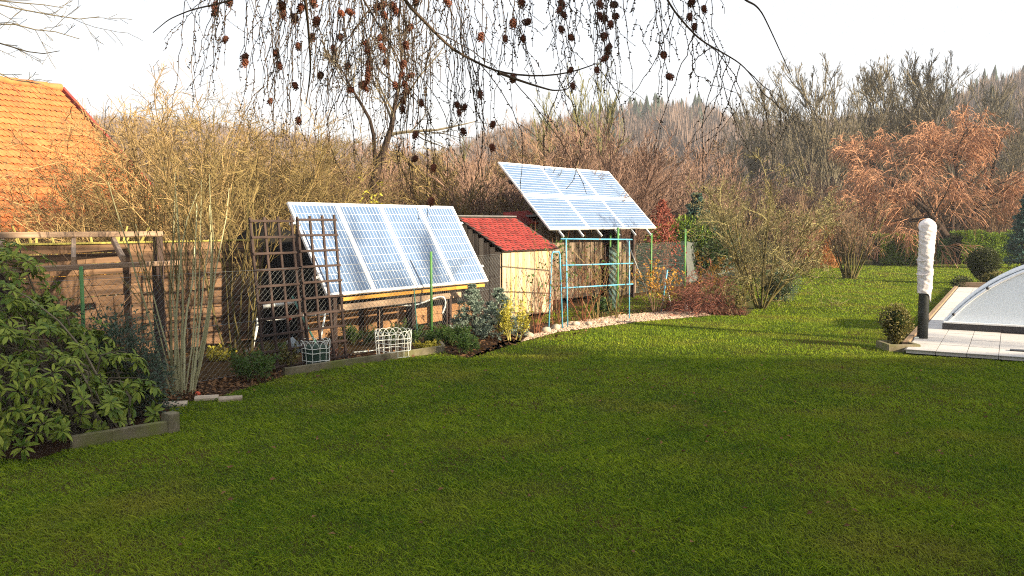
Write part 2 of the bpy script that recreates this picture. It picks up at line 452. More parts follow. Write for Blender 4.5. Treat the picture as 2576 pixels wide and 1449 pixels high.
mt['dark_core'] = M('inner_shade_core', (.012, .018, .006), (.022, .03, .01), rough=1, scale=5, spec=0)  # solid core colour; the shade inside the foliage is put into it

# ------------------------------------------------------------------ ground, hills, woods
def poly_sheet(name, pts, z, mat, kind='structure'):
    P = [Vector((p[0], p[1], 0)) for p in pts]
    tris = tessellate_polygon([P])
    V = [(p[0], p[1], z) for p in pts]
    tris = [t if (np.cross(np.array(V[t[1]])[:2] - np.array(V[t[0]])[:2], np.array(V[t[2]])[:2] - np.array(V[t[0]])[:2]) > 0) else (t[0], t[2], t[1]) for t in tris]
    o = put(name, raw_mesh(name, V, None, tris, mat))
    return tag(o, kind=kind)

ring_r = [0, 3, 8, 20, 60, 120, 300, 690]
V = [(0, 0, 0)]; T = []; Q = []
ns = 48
for r_ in ring_r[1:]:
    for j in range(ns): V.append((r_ * math.cos(2 * math.pi * j / ns), r_ * math.sin(2 * math.pi * j / ns), 0))
for j in range(ns): T.append((0, 1 + j, 1 + (j + 1) % ns))
for i in range(len(ring_r) - 2):
    for j in range(ns):
        a0 = 1 + i * ns + j; a1 = 1 + i * ns + (j + 1) % ns
        Q.append((a0, a0 + ns, a1 + ns, a1))
tag(put('ground', raw_mesh('ground', V, Q, T, mt['meadow'])), kind='structure')

RIDGE = np.array([(-3000, 240), (-400, 300), (0, 300), (250, 300), (480, 312), (700, 338), (900, 365), (1040, 392), (1150, 378), (1250, 330), (1400, 305), (1600, 272), (1750, 264), (1830, 300), (1950, 312), (2100, 305), (2280, 280), (2430, 225), (2576, 182), (3000, 150), (6000, 170)], float)
WOOD_H = 11.0
def ridge_h(th, D=300.):
    u = 1288 + 2143 * np.tan(np.clip(th, -1.15, 1.15))
    v = np.interp(u, RIDGE[:, 0], RIDGE[:, 1])
    el = (561 - v) / np.hypot(2143, u - 1288)
    return np.maximum(el * D + CAM_H - WOOD_H, 1.0)
def hill_z(x, y):
    r = np.hypot(x, y); th = np.arctan2(x, y)
    k = np.clip((r - 95) / 205., 0, 1); k = k * k * (3 - 2 * k)
    return ridge_h(th) * k - .3
thv = np.linspace(-1.15, 1.15, 121); rv = np.concatenate([np.linspace(90, 320, 30), [420, 660]])
TH, RV = np.meshgrid(thv, rv, indexing='ij')
X = RV * np.sin(TH); Y = RV * np.cos(TH); Z = hill_z(X, Y)
idx = np.arange(X.size).reshape(X.shape)
Qh = np.stack([idx[:-1, :-1], idx[1:, :-1], idx[1:, 1:], idx[:-1, 1:]], -1).reshape(-1, 4)[:, ::-1]
tag(put('hill', raw_mesh('hill', np.stack([X, Y, Z], -1), Qh, None, mt['hill'], smooth=True)), kind='structure')

def far_wood():
    n = 2900
    th = RNG.uniform(-.72, .72, n); r = 105 + 200 * np.sqrt(RNG.random(n))
    x = r * np.sin(th); y = r * np.cos(th); z = hill_z(x, y)
    u = 1288 + 2143 * np.tan(th)
    con = (RNG.random(n) < np.where((u > 1400) & (u < 1760) & (r > 230), .5, np.where(u > 2350, np.where(r > 250, .8, .1), .0)))
    con |= (np.abs(u - 1420) < 130) & (r > 120) & (r < 190) & (RNG.random(n) < .5)
    mbs = MB(); k = 60
    for i in np.where(~con)[0]:
        h = RNG.uniform(8, 13) ; w = h * RNG.uniform(.22, .34)
        az = RNG.uniform(0, 6.283, k); q = np.sqrt(RNG.random(k))
        zb = RNG.uniform(.1, .45, k) * h
        zt = h * (1 - .38 * q ** 2) * RNG.uniform(.85, 1.04, k)
        bx = np.cos(az) * q * w * .35; by = np.sin(az) * q * w * .35
        tx = np.cos(az) * q * w + RNG.normal(size=k) * .3; ty = np.sin(az) * q * w + RNG.normal(size=k) * .3
        a2 = RNG.uniform(0, 6.283, k); wd = RNG.uniform(.05, .2, k)
        P0 = np.stack([bx, by, zb], -1); P1 = np.stack([tx, ty, zt], -1); md = (P0 * .35 + P1 * .65)
        sd = np.stack([np.cos(a2), np.sin(a2), np.zeros(k)], -1) * wd[:, None]
        Vt = np.stack([P0, md + sd, P1, md - sd * .6], 1) + np.array([x[i], y[i], z[i]])
        mbs.add(Vt.reshape(-1, 3), (np.arange(k)[:, None] * 4 + np.array([0, 1, 2, 3])), None, np.repeat(np.clip(RNG.random() * .7 + RNG.random(k) * .3, 0, 1), 4))
        tr = np.array([[(x[i], y[i], z[i]), (x[i], y[i], z[i] + h * .8)]])
        mbs.tubes(tr, np.array([[.16, .06]]), 3, .15)
    tag(mbs.build('far_bare_woods', mt['far_wood']), kind='stuff')
    mbc = MB()
    for i in np.where(con)[0]:
        h = RNG.uniform(8, 13); w = h * .23; L = 8; sg = 8
        for l in range(L):
            zz = h * (.1 + .86 * l / L); rr = w * (1 - l / L) ** .8 * RNG.uniform(.85, 1.1) + .15
            az = np.arange(sg) * 6.283 / sg + RNG.random() * 6
            rj = rr * RNG.uniform(.6, 1.15, sg)
            Vt = np.concatenate([[(0, 0, zz + h * .19)], np.stack([np.cos(az) * rj, np.sin(az) * rj, zz - rr * RNG.uniform(.1, .5, sg)], -1)]) + np.array([x[i], y[i], z[i]])
            mbc.add(Vt, None, [(0, 1 + j, 1 + (j + 1) % sg) for j in range(sg)], RNG.random())
    tag(mbc.build('far_conifer_woods', mt['far_conifer']), kind='stuff')
far_wood()

# ------------------------------------------------------------------ lawn sheets and beds
def px(*uv): return [gp(u, v) for u, v in uv]
bed_edge = [(-300, 1150), (90, 1160), (240, 1110), (432, 1083), (425, 1020), (560, 1000), (715, 948), (1115, 887), (1175, 905), (1310, 862), (1400, 838), (1600, 812), (1790, 795), (1880, 795), (1900, 775), (1890, 745), (1850, 722), (1920, 690), (2030, 668)]
lawn_px = [(-300, 1700)] + bed_edge + [(2300, 664), (2800, 655), (3400, 655), (3400, 1700)]
lawn_poly = np.array(px(*lawn_px))[:, :2]
deck_poly = np.array([gp(2228, 880)[:2], gp(2290, 897)[:2], gp(2576, 912)[:2], F(2.6, 13)[:2], F(18, 13)[:2], gp(2460, 738)[:2], gp(2404, 738)[:2]])
tag(poly_sheet('lawn', [(p[0], p[1]) for p in lawn_poly], .006, mt['lawn']))
lit_poly = [F(-16, -14), F(-16, 1.2), F(-5, 0.9), F(-2, 1.2), F(1.2, 1.9), F(2.0, 1.6), F(8, 1.9), F(14, -1), F(31, -3.4), F(31, -14)]
tag(poly_sheet('leaf_litter_ground', lit_poly, .002, mt['litter_ground']))
rose_lawn_poly = np.array([F(3.6, -.3)[:2], F(3.6, .6)[:2], F(5.2, 1.0)[:2], F(8.5, .9)[:2], F(11, -.2)[:2], F(13, -1.4)[:2], F(9, -1.3)[:2], F(5.5, -1.0)[:2]])

def inside(P, poly):
    x, y = P[:, 0], P[:, 1]; c = np.zeros(len(P), bool); n = len(poly); j = n - 1
    for i in range(n):
        xi, yi = poly[i]; xj, yj = poly[j]
        c ^= ((yi > y) != (yj > y)) & (x < (xj - xi) * (y - yi) / (yj - yi + 1e-12) + xi)
        j = i
    return c

def grass():
    Vs, Ts, As = [], [], []; off = 0
    zones = [(4.3, 6.2, 8200, .0042, .036), (6.2, 9, 5200, .0052, .036), (9, 13, 2700, .0072, .037), (13, 19, 1250, .011, .04), (19, 28, 480, .018, .043), (28, 45, 170, .032, .05)]
    for (y0, y1, dens, w, h) in zones:
        xw = y1 * .63 + .5
        n = int((y1 - y0) * 2 * xw * dens)
        P = np.stack([RNG.uniform(-xw, xw, n), RNG.uniform(y0, y1, n)], -1)
        k = (np.abs(P[:, 0]) < P[:, 1] * .62 + .4) & (inside(P, lawn_poly) | inside(P, rose_lawn_poly)) & ~inside(P, deck_poly)
        P = P[k]; n = len(P)
        # clumpy height
        cl = .85 + .22 * np.sin(P[:, 0] * 9.1 + 2 * np.sin(P[:, 1] * 3.7)) * np.sin(P[:, 1] * 8.3 + 2 * np.sin(P[:, 0] * 2.3)) + .3 * np.maximum(0, np.sin(P[:, 0] * 2.1 + 1.7 * np.sin(P[:, 1] * 1.3)) * np.sin(P[:, 1] * 1.9 + 1.1 * P[:, 0])) ** 3
        H = h * RNG.uniform(.45, 1.25, n) * cl
        az = RNG.uniform(0, 6.283, n); ln = np.abs(RNG.normal(size=n)) * 1.1
        base = np.stack([P[:, 0], P[:, 1], np.zeros(n)], -1)
        sd = np.stack([np.cos(az), np.sin(az), np.zeros(n)], -1) * (w * RNG.uniform(.6, 1.3, n))[:, None] * .5
        la = az + math.pi / 2 + RNG.normal(size=n) * .5
        lean = np.stack([np.cos(la), np.sin(la), np.zeros(n)], -1) * (H * ln)[:, None]
        q_ = [base - sd, base + sd, base + lean + UP * H[:, None]]; tf_ = [(0, 1, 2)]
        if y0 < 13: q_ = [base - sd, base + sd, base + lean * .4 + sd * .8 + UP * (H * .65)[:, None], base + lean + UP * H[:, None]]; tf_ = [(0, 1, 2), (0, 2, 3)]
        m_ = len(q_)
        Vs.append(np.stack(q_, 1).reshape(-1, 3)); Ts.append((np.arange(n)[:, None, None] * m_ + np.array(tf_)[None]).reshape(-1, 3) + off)
        As.append(np.repeat(RNG.beta(1.3, 1.8, n), m_)); off += m_ * n
    me = raw_mesh('grass', np.concatenate(Vs), None, np.concatenate(Ts), mt['grass'], np.concatenate(As))
    tag(put('grass', me), kind='stuff')
    print('grass blades', off // 4)
grass()

def scatter_poly(poly, n):
    poly = np.asarray(poly)[:, :2]; lo = poly.min(0); hi = poly.max(0)
    out = []
    while sum(map(len, out)) < n:
        P = RNG.uniform(lo, hi, (n * 2, 2)); out.append(P[inside(P, poly)])
    return np.concatenate(out)[:n]
def ground_bits(name, poly, n, size, mat, z=.01, lift=.03):
    P = scatter_poly(poly, n); mb = MB()
    P3 = np.column_stack([P, z + RNG.random(len(P)) * lift])
    D = rdir(len(P)); D[:, 2] *= .35
    add_leaves(mb, P3, D, rdir(len(P), 2.2), RNG.uniform(.6, 1.4, len(P)) * size, RNG.uniform(.35, .8, len(P)) * size, 'flat')
    tag(mb.build(name, mat), kind='stuff')

bed1 = px((-250, 1150), (90, 1160), (240, 1110), (432, 1083), (425, 1020), (380, 900), (-200, 900))
bed2 = [gp(425, 1018), gp(560, 1000), gp(715, 948), F(-3.6, -.2), F(-5.6, -.2)]
bed3 = [gp(715, 946), gp(1113, 886), gp(1178, 903), gp(1310, 862), F(3.0, -.2), F(-3.6, -.2)]
gravel_poly = [gp(1310, 863), gp(1400, 839), gp(1600, 813), gp(1786, 796), gp(1760, 780), gp(1560, 795), gp(1420, 815), gp(1330, 850)]
bed4 = [gp(1178, 903), gp(1312, 862), gp(1330, 850), gp(1420, 815), gp(1560, 795), gp(1690, 785), gp(1880, 796), gp(1840, 760), gp(1690, 770), gp(1560, 782), gp(1400, 800), F(2.6, .2)]
for nm, b in (('flower_bed', bed1), ('flower_bed', bed2), ('flower_bed', bed3), ('flower_bed', bed4)):
    tag(poly_sheet(nm, [(p[0], p[1]) for p in b], .012, mt['soil']))
for b in (bed1, bed2, bed3, bed4): ground_bits('leaf_litter', b, 700, .06, mt['leafy_litter'], .016)
ground_bits('leaf_litter', lit_poly, 5200, .09, mt['leafy_litter'], .006, .04)

def gravel():
    n = 5200; P = scatter_poly(gravel_poly, n)
    ico = np.array([(1, 0, -.2), (-.5, .86, -.2), (-.5, -.86, -.2), (.5, .8, .55), (-.9, .1, .5), (.4, -.85, .6), (0, 0, 1)])
    tf = np.array([(0, 3, 5), (3, 6, 5), (0, 1, 3), (1, 4, 3), (1, 2, 4), (2, 5, 4), (2, 0, 5), (3, 4, 6), (4, 5, 6)])
    s = RNG.uniform(.010, .024, n); az = RNG.uniform(0, 6.28, n)
    ca, sa = np.cos(az), np.sin(az)
    Vx = ico[None, :, 0] * ca[:, None] - ico[None, :, 1] * sa[:, None]; Vy = ico[None, :, 0] * sa[:, None] + ico[None, :, 1] * ca[:, None]
    V = np.stack([P[:, :1] + Vx * s[:, None] * 1.25, P[:, 1:] + Vy * s[:, None], .018 + RNG.random((n, 1)) * .012 + ico[None, :, 2] * s[:, None] * .75], -1)
    mb = MB(); mb.add(V.reshape(-1, 3), None, (np.arange(n)[:, None, None] * 7 + tf[None]).reshape(-1, 3), np.repeat(RNG.random(n), 7))
    tag(mb.build('gravel', mt['pebble']), kind='stuff')
gravel()
def stone_mesh(seed):
    V, Qs = sphere_arrays((0, 0, 0), 1.0, 8, 5)
    r_ = np.random.default_rng(seed); k = r_.normal(size=(4, 3)) * 1.6
    d = 1 + sum(.13 * np.sin(V @ k[i] + i) for i in range(4))
    return raw_mesh('stone', V * d[:, None] * np.array([1, .75, .6]), Qs, None, mt['stone'], smooth=True)
st_m = [stone_mesh(i) for i in range(3)]
stone_spots = [(1372, 838, .13, 'rounded pale border stone leftmost beside the gravel strip'), (1400, 831, .15, 'largest pale border stone between the blue hoop legs'), (1330, 850, .12, 'border stone at the left tip of the gravel by the yellow shrub'), (1450, 822, .12, 'pale border stone at the foot of the left blue trellis post'), (1480, 820, .11, 'flat border stone right of the blue trellis left post'), (1520, 815, .09, 'small border stone in the gravel under the blue trellis')]
for i, (u, v, s_, lb) in enumerate(stone_spots):
    p = gp(u, v)
    tag(put('border_stone', st_m[i % 3], None, Matrix.Translation((p[0], p[1], s_ * .35)) @ Matrix.Rotation(i * 1.3, 4, 'Z') @ Matrix.Scale(s_ * .72, 4)), lb, 'stone', 'stones along the rose bed')

# ------------------------------------------------------------------ fences
def plank_mesh(L, w, th, mat, name='plank', sag=0.0):
    mb = MB(); mb.box((0, 0, 0), (L, th, w), (1, 0, 0), (0, 0, 1), .004)
    V = np.concatenate(mb.V)
    return raw_mesh(name, V, np.concatenate(mb.Q), None, mat)
def along(t, s, z, tilt=0.0, yaw=0.0):
    c, d = math.cos(YAW + yaw), math.sin(YAW + yaw)
    a = np.array([d, c, 0]); n_ = np.array([c, -d, 0])
    m = frame_matrix(F(t, s, z), a, -n_, UP)
    return m @ Matrix.Rotation(tilt, 4, 'Y')

# tall horizontal board fence
fb = thing('board_fence', 'tall brown fence of horizontal wooden boards behind the bare hazel stems', 'fence', F(-4, -2.5))
bm_ = [plank_mesh(2.38, .146, .03, mt['fence_wood'], 'board') for _ in range(2)]
FT0, FT1 = -11.1, -1.5
nb_ = 11
for sct in range(4):
    tc_ = FT1 - 1.2 - sct * 2.4
    for r_ in range(nb_):
        h_ = .09 + r_ * .155
        o = put('board', bm_[r_ % 2], fb, along(tc_, -2.5 + (.008 if r_ % 2 else -.008) + RNG.normal() * .004, h_ + .06, RNG.normal() * .003))
    post = MB(); post.box(F(tc_ + 1.2, -2.545, .86), (1.72, .09, .09), UP, N, .006); post.build('fence_post', mt['dark_trellis'], fb)
cap = MB(); cap.box(F((FT0 + FT1) / 2, -2.5, 1.765), (FT1 - FT0, .07, .028), A, UP, .004); cap.build('cap_board', M('mossy_cap', (.14, .12, .03), (.36, .32, .08), rough=.9, scale=5, stretch=(.4, 6, 6), bump=.3), fb)

lb_ = thing('low_plank_border', 'low orange brown plank border on the ground under the near solar panels', 'border', F(1.3, -1.4))
lm = plank_mesh(1.22, .152, .04, M('border_plank', (.17, .085, .04), (.38, .22, .11), rough=.85, scale=5, stretch=(.35, 9, 9), rnd=.8, bump=.4, spec=.15), 'plank')
for i in range(4):
    for r_ in range(2 if i > 1 else 3):
        put('plank', lm, lb_, along(-.88 + i * 1.24, -1.4, .19 + r_ * .158, RNG.normal() * .003))
    p_ = MB(); p_.box(F(-.26 + i * 1.24, -1.355, .3), (.64, .07, .05), UP, N, .004); p_.build('peg', mt['dark_trellis'], lb_)

# black tarp over stacked wood; low length stands in for shade under the array
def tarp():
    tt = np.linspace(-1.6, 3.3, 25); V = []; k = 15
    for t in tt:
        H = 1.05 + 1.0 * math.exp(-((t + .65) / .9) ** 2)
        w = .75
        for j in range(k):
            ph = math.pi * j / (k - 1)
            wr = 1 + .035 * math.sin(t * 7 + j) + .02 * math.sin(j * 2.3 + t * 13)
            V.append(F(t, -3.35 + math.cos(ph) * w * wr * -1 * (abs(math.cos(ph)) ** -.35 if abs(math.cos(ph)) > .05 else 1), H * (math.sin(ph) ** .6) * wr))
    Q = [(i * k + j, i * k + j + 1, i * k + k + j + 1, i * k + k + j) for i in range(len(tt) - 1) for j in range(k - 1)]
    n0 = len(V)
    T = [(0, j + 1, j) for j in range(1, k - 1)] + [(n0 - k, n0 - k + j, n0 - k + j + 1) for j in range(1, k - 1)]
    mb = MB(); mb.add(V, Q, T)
    o = mb.build('tarp_pile_and_shade', mt['black_tarp_and_shade'], None, True)
    tag(o, 'humped tarpaulin pile behind the trellis, low black length standing in for panel shade', 'tarp')
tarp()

# chain link fence
def chain_fence(pts, h, name, label, cell=.088, r=.0018, mat=None, posts=None, zb=.05):
    root = thing(name, label, 'fence', pts[0])
    mb = MB()
    for p0, p1 in zip(pts[:-1], pts[1:]):
        p0 = np.asarray(p0, float); p1 = np.asarray(p1, float)
        L = np.linalg.norm((p1 - p0)[:2]); d = (p1 - p0) / L
        n = int(L / cell); m = int(h / (cell * .9))
        nn = np.cross(d, UP)
        i = np.arange(n)
        j = np.arange(m + 1)
        off = np.where(j % 2 == 0, 0, cell)
        for sgn in (0, 1):
            x = (i[:, None] * cell + (off if sgn == 0 else cell - off)[None])
            if sgn == 1: x = x + 0.0
            P = p0[None, None] + d[None, None] * x[..., None] + UP * (zb + j * cell * .9)[None, :, None] + nn * (.002 if sgn else -.002)
            P = P[(x[:, -1] <= L)]
            if sgn == 0 or True: mb.tubes(P, np.full(P.shape[:2], r), 3)
        for zz in (zb, h * .52, h):
            mb.tubes(np.array([[p0 + UP * zz, p1 + UP * zz]]), np.full((1, 2), r * 1.4), 3)
    o = mb.build('wire_mesh', mat or mt['wire'], root); tag(o, kind='stuff')
    for q in posts or []:
        b = MB(); b.tube([np.asarray(q[0]) - UP * .05, np.asarray(q[0]) + UP * q[1]], q[2] if len(q) > 2 else .022, 8)
        b.build('fence_post', mt['green_paint'], root, True)
    return root
shed_corner = np.array([-.205, 17.54, 0])
chain_fence([F(-9, 0), F(0, 0), shed_corner - A * .05 + N * .02], 1.42, 'chain_link_fence', 'galvanised chain link fence with green posts in front of the near solar panels', posts=[(F(0, .03), 1.57), (F(-6, .03), 1.57)])
q1 = gp(1640, 765); q2 = np.array([*at(1722, 700, 27.6)[:2], 0]); q3 = np.array([*at(1778, 700, 31.)[:2], 0]); q4 = np.array([*at(1858, 700, 33.)[:2], 0])
qg = gp(1553, 790)
h1 = [qg, F(9.2, -1.5), q2, q3, q4]
gmesh = M('green_wire', (.06, .10, .09), (.12, .18, .16), rough=.6, scale=6)
chain_fence(h1, 1.45, 'chain_link_fence', 'dark green chain link fence with pale green posts left of the corkscrew shrub', cell=.085, r=.003, mat=gmesh, posts=[(qg, 1.95, .026), (F(9.2, -1.47), 1.8, .03), (q2, 1.85, .04), (q3, 1.8, .04), (q4, 1.6, .04), ((h1[1] + q2) / 2 + N * .02, 1.75, .03)])
# grey windbreak mesh on the far fence
mb = MB()
nx, nz = 26, 8
VV = []
for i in range(nx):
    p = q2 + (q3 - q2) * min(i / 12, 1) if i <= 12 else q3 + (q4 - q3) * (i - 12) / (nx - 13)
    for j in range(nz): VV.append(p + N * (.06 + .02 * math.sin(i * 1.7 + j)) + UP * (.15 + 1.3 * j / (nz - 1) - .05 * math.sin(i * .5)))
mb.add(VV, [(i * nz + j, i * nz + nz + j, i * nz + nz + j + 1, i * nz + j + 1) for i in range(nx - 1) for j in range(nz - 1)])
tag(mb.build('shade_net', M('net_cloth', (.05, .07, .07), (.12, .12, .11), rough=.9, scale=14, bump=.4)), 'dark grey green shade net hung on the far chain link fence', 'net')

# timber rack on the left
rk = thing('timber_rack', 'weathered open timber rack with two sloping rafters above the rhododendron', 'rack', F(-4.2, -1.4))
U0, U1 = at(-260, 594, 9.0), at(404, 588, 12.2)
L0, L1 = at(-200, 690, 8.1), at(444, 661, 11.2)
def beamobj(nm, p0, p1, w, h, mat, parent, up=(0, 0, 1)):
    b = MB(); p0 = np.asarray(p0, float); p1 = np.asarray(p1, float)
    Mw = frame_matrix((p0 + p1) / 2, *(lambda x, y, z: (x, y, z))(unit(p1 - p0), unit(np.cross(up, p1 - p0)), np.cross(unit(p1 - p0), unit(np.cross(up, p1 - p0)))))
    b.box((p0 + p1) / 2, (np.linalg.norm(p1 - p0), w, h), p1 - p0, up, .005)
    return b.build(nm, mat, parent, False, Mw)
beamobj('upper_beam', U0, U1, .12, .07, mt['beam_wood'], rk)
beamobj('lower_beam', L0, L1, .12, .06, mt['beam_wood'], rk)
def lerp(p, q, f): return p + (q - p) * f
for fu, fl in ((.60, .52), (.77, .735), (.33, .2)):
    beamobj('rafter', lerp(U0, U1, fu) - UP * .075, lerp(L0, L1, fl) + UP * .075, .05, .09, mt['beam_wood'], rk)
for q in (lerp(U0, U1, .985), lerp(U0, U1, .2)):
    beamobj('post', np.array([q[0], q[1], 0]), q - UP * .04, .1, .1, mt['dark_trellis'], rk, tuple(N))
for q in (lerp(L0, L1, .9), lerp(L0, L1, .25)):
    beamobj('post', np.array([q[0], q[1], 0]), q - UP * .035, .1, .1, mt['dark_trellis'], rk, tuple(N))

# ------------------------------------------------------------------ solar arrays
def cell_mesh(sx, sy, bars, vertical):
    b = MB(); b.box((0, 0, .0015), (sx, sy, .003))
    me_v, me_q = np.concatenate(b.V), [np.concatenate(b.Q)]
    Vv, Qq, mi = [me_v], [me_q[0]], [0] * len(me_q[0]); off = len(me_v)
    for k in range(bars):
        c = (k + .5) / bars - .5; w = .003
        if vertical: rect = [(c * sx - w, -sy / 2), (c * sx + w, -sy / 2), (c * sx + w, sy / 2), (c * sx - w, sy / 2)]
        else: rect = [(-sx / 2, c * sy - w), (sx / 2, c * sy - w), (sx / 2, c * sy + w), (-sx / 2, c * sy + w)]
        Vv.append(np.array([(x, y, .0042) for x, y in rect])); Qq.append(np.array([[off, off + 1, off + 2, off + 3]])); mi.append(1); off += 4
    me = raw_mesh('solar_cell', np.concatenate(Vv), np.concatenate(Qq), None, mt['cell'])
    me.materials.append(mt['busbar'])
    me.polygons.foreach_set('material_index', np.array(mi, np.int32))
    return me
def frame_mesh(w, h, fw=.042, d=.04):
    b = MB()
    b.box((0, h / 2 - fw / 2, 0), (w, fw, d), bev=.003); b.box((0, -h / 2 + fw / 2, 0), (w, fw, d), bev=.003)
    b.box((w / 2 - fw / 2, 0, 0), (fw, h - 2 * fw, d - .002)); b.box((-w / 2 + fw / 2, 0, 0), (fw, h - 2 * fw, d - .002))
    return raw_mesh('frame', np.concatenate(b.V), np.concatenate(b.Q), None, mt['alu'])
def array_frame(BL, yaw, tilt):
    a = np.array([math.sin(yaw), math.cos(yaw), 0]); back = np.array([-math.cos(yaw), math.sin(yaw), 0])
    u = back * math.cos(tilt) + UP * math.sin(tilt); n_ = np.cross(a, u)
    return np.asarray(BL), a, u, n_
def solar_array(name, label, BL, yaw, tilt, cols, rows, pw, ph, nx, ny, bars, vertical, gap=.012):
    B, a, u, n_ = array_frame(BL, yaw, tilt)
    root = thing(name, label, 'solar array', (B[0], B[1], 0))
    sheet = MB(); sheet.box((0, 0, 0), (pw - .03, ph - .03, .02)); sheet = raw_mesh('solar_panel', np.concatenate(sheet.V), np.concatenate(sheet.Q), None, mt['backsheet'])
    fm = frame_mesh(pw, ph)
    mx, my = (pw - .10) / nx, (ph - .10) / ny
    cm = cell_mesh(mx * .98, my * (.958 if rows == 1 else .976), bars, vertical)
    for r_ in range(rows):
        for c in range(cols):
            ctr = B + a * (pw / 2 + c * (pw + gap)) + u * (ph / 2 + r_ * (ph + gap)) + n_ * RNG.normal() * .003
            Mw = frame_matrix(ctr, a, u, n_)
            pn = put('solar_panel', sheet, root, Mw)
            put('frame', fm, pn, Mw)
            for i in range(nx):
                for j in range(ny):
                    put('solar_cell', cm, pn, Mw @ Matrix.Translation(((i - nx / 2 + .5) * mx, (j - ny / 2 + .5) * my, .0115)))
    return root, B, a, u, n_
ar1, B, a, u, n_ = solar_array('solar_array', 'nearer steep solar array of four tall panels on a low timber stand', (-2.757, 12.658, .95), YAW, R(59.07), 4, 1, 1.005, 1.648, 6, 10, 2, True)
def ap(t, w, d=0.0): return B + a * t + u * w + n_ * d
for i, w in enumerate((.35, 1.3)):
    b = MB(); b.box(ap(2.06, w, -.045), (4.25, .04, .045), a, n_, .003); b.build('mounting_rail', mt['alu'], ar1)
beamobj('lower_beam', ap(.35, -.03, -.075), ap(3.98, -.03, -.075), .06, .055, mt['orange_wood'], ar1)
beamobj('support_plank', ap(.3, -.13, -.16), ap(3.3, -.13, -.16), .05, .1, mt['beam_wood'], ar1)
for t in (.25, 2.05, 3.85):
    p = ap(t, .05, -.12); beamobj('leg', (p[0], p[1], 0), p, .08, .08, mt['dark_trellis'], ar1, tuple(N))
    p2 = ap(t, 1.5, -.12); beamobj('leg', (p2[0], p2[1], 0), p2, .08, .08, mt['dark_trellis'], ar1, tuple(N))
    beamobj('brace', p, p2, .06, .08, mt['dark_trellis'], ar1)
Y2 = R(38.76)
ar2, B, a, u, n_ = solar_array('solar_array', 'farther solar array of six panels in two rows high above the wooden hut', (.877, 19.78, 1.90), Y2, R(45.74), 3, 2, 1.648, 1.119, 8, 6, 2, False)
for t in (.4, 1.23, 2.05, 2.9, 3.7, 4.5):
    b = MB(); b.box(ap(t, 1.05, -.045), (2.5, .04, .045), u, n_, .003); b.build('mounting_rail', mt['alu'], ar2)
for w in (.25, 1.7):
    beamobj('cross_beam', ap(.1, w, -.12), ap(4.9, w, -.12), .08, .1, mt['dark_trellis'], ar2)
for t, w in ((1.8, 1.9), (3.2, 1.9), (4.6, 1.9), (4.3, .3)):
    for _k in (0,):
        p = ap(t, w, -.17); beamobj('leg', (p[0], p[1], 0), p, .09, .09, mt['dark_trellis'], ar2, tuple(N))

# ------------------------------------------------------------------ sheds
def vboard_wall(root, p0, p1, z0, ztop, w, mat, th=.022, nrm=None, name='wall_board'):
    p0 = np.asarray(p0, float); p1 = np.asarray(p1, float)
    L = np.linalg.norm(p1 - p0); d = (p1 - p0) / L; n = max(1, round(L / w)); w = L / n
    nn = np.cross(d, UP)
    for i in range(n):
        c = p0 + d * (i + .5) * w; f = (i + .5) / n
        zt = ztop(f) if callable(ztop) else ztop
        zz0 = z0 + abs(RNG.normal()) * .015
        h = zt - zz0; b = MB()
        ctr = c + UP * (zz0 + h / 2) + nn * (RNG.normal() * .003)
        Mw = frame_matrix(ctr, UP, -d, nn) if True else None
        b.box(ctr, (h, w - .008, th), UP, nn, .003)
        b.build(name, mat, root, False, Mw)
c_fl = shed_corner; Wd = 1.97; Dp = 1.154; Hb = 2.19; Hf = 1.50
sh = thing('garden_shed', 'small weathered board shed with a red shingle roof between the solar arrays', 'shed', c_fl)
a = A; bk = -N
vboard_wall(sh, c_fl, c_fl + a * Wd, .05, 1.46, .15, mt['yellow_wood'])
vboard_wall(sh, c_fl + bk * (Dp * 1.9), c_fl + bk * .03, .05, lambda f: (Hb - .05 - abs(.475 - f) / .475 * .66), .14, mt['grey_wood'])
vboard_wall(sh, c_fl + a * Wd + bk * .03, c_fl + a * Wd + bk * (Dp * 1.9), .05, lambda f: (Hb - .05 - abs(.525 - f) / .525 * .66), .14, mt['grey_wood'])
vboard_wall(sh, c_fl + a * Wd + bk * (Dp * 1.93), c_fl + bk * (Dp * 1.93), .05, 1.44, .15, mt['grey_wood'])
b = MB(); b.box(c_fl + a * Wd / 2 + N * .03 + UP * 1.475, (Wd, .03, .055), a, UP, .003); b.build('fascia', mt['yellow_wood'], sh)
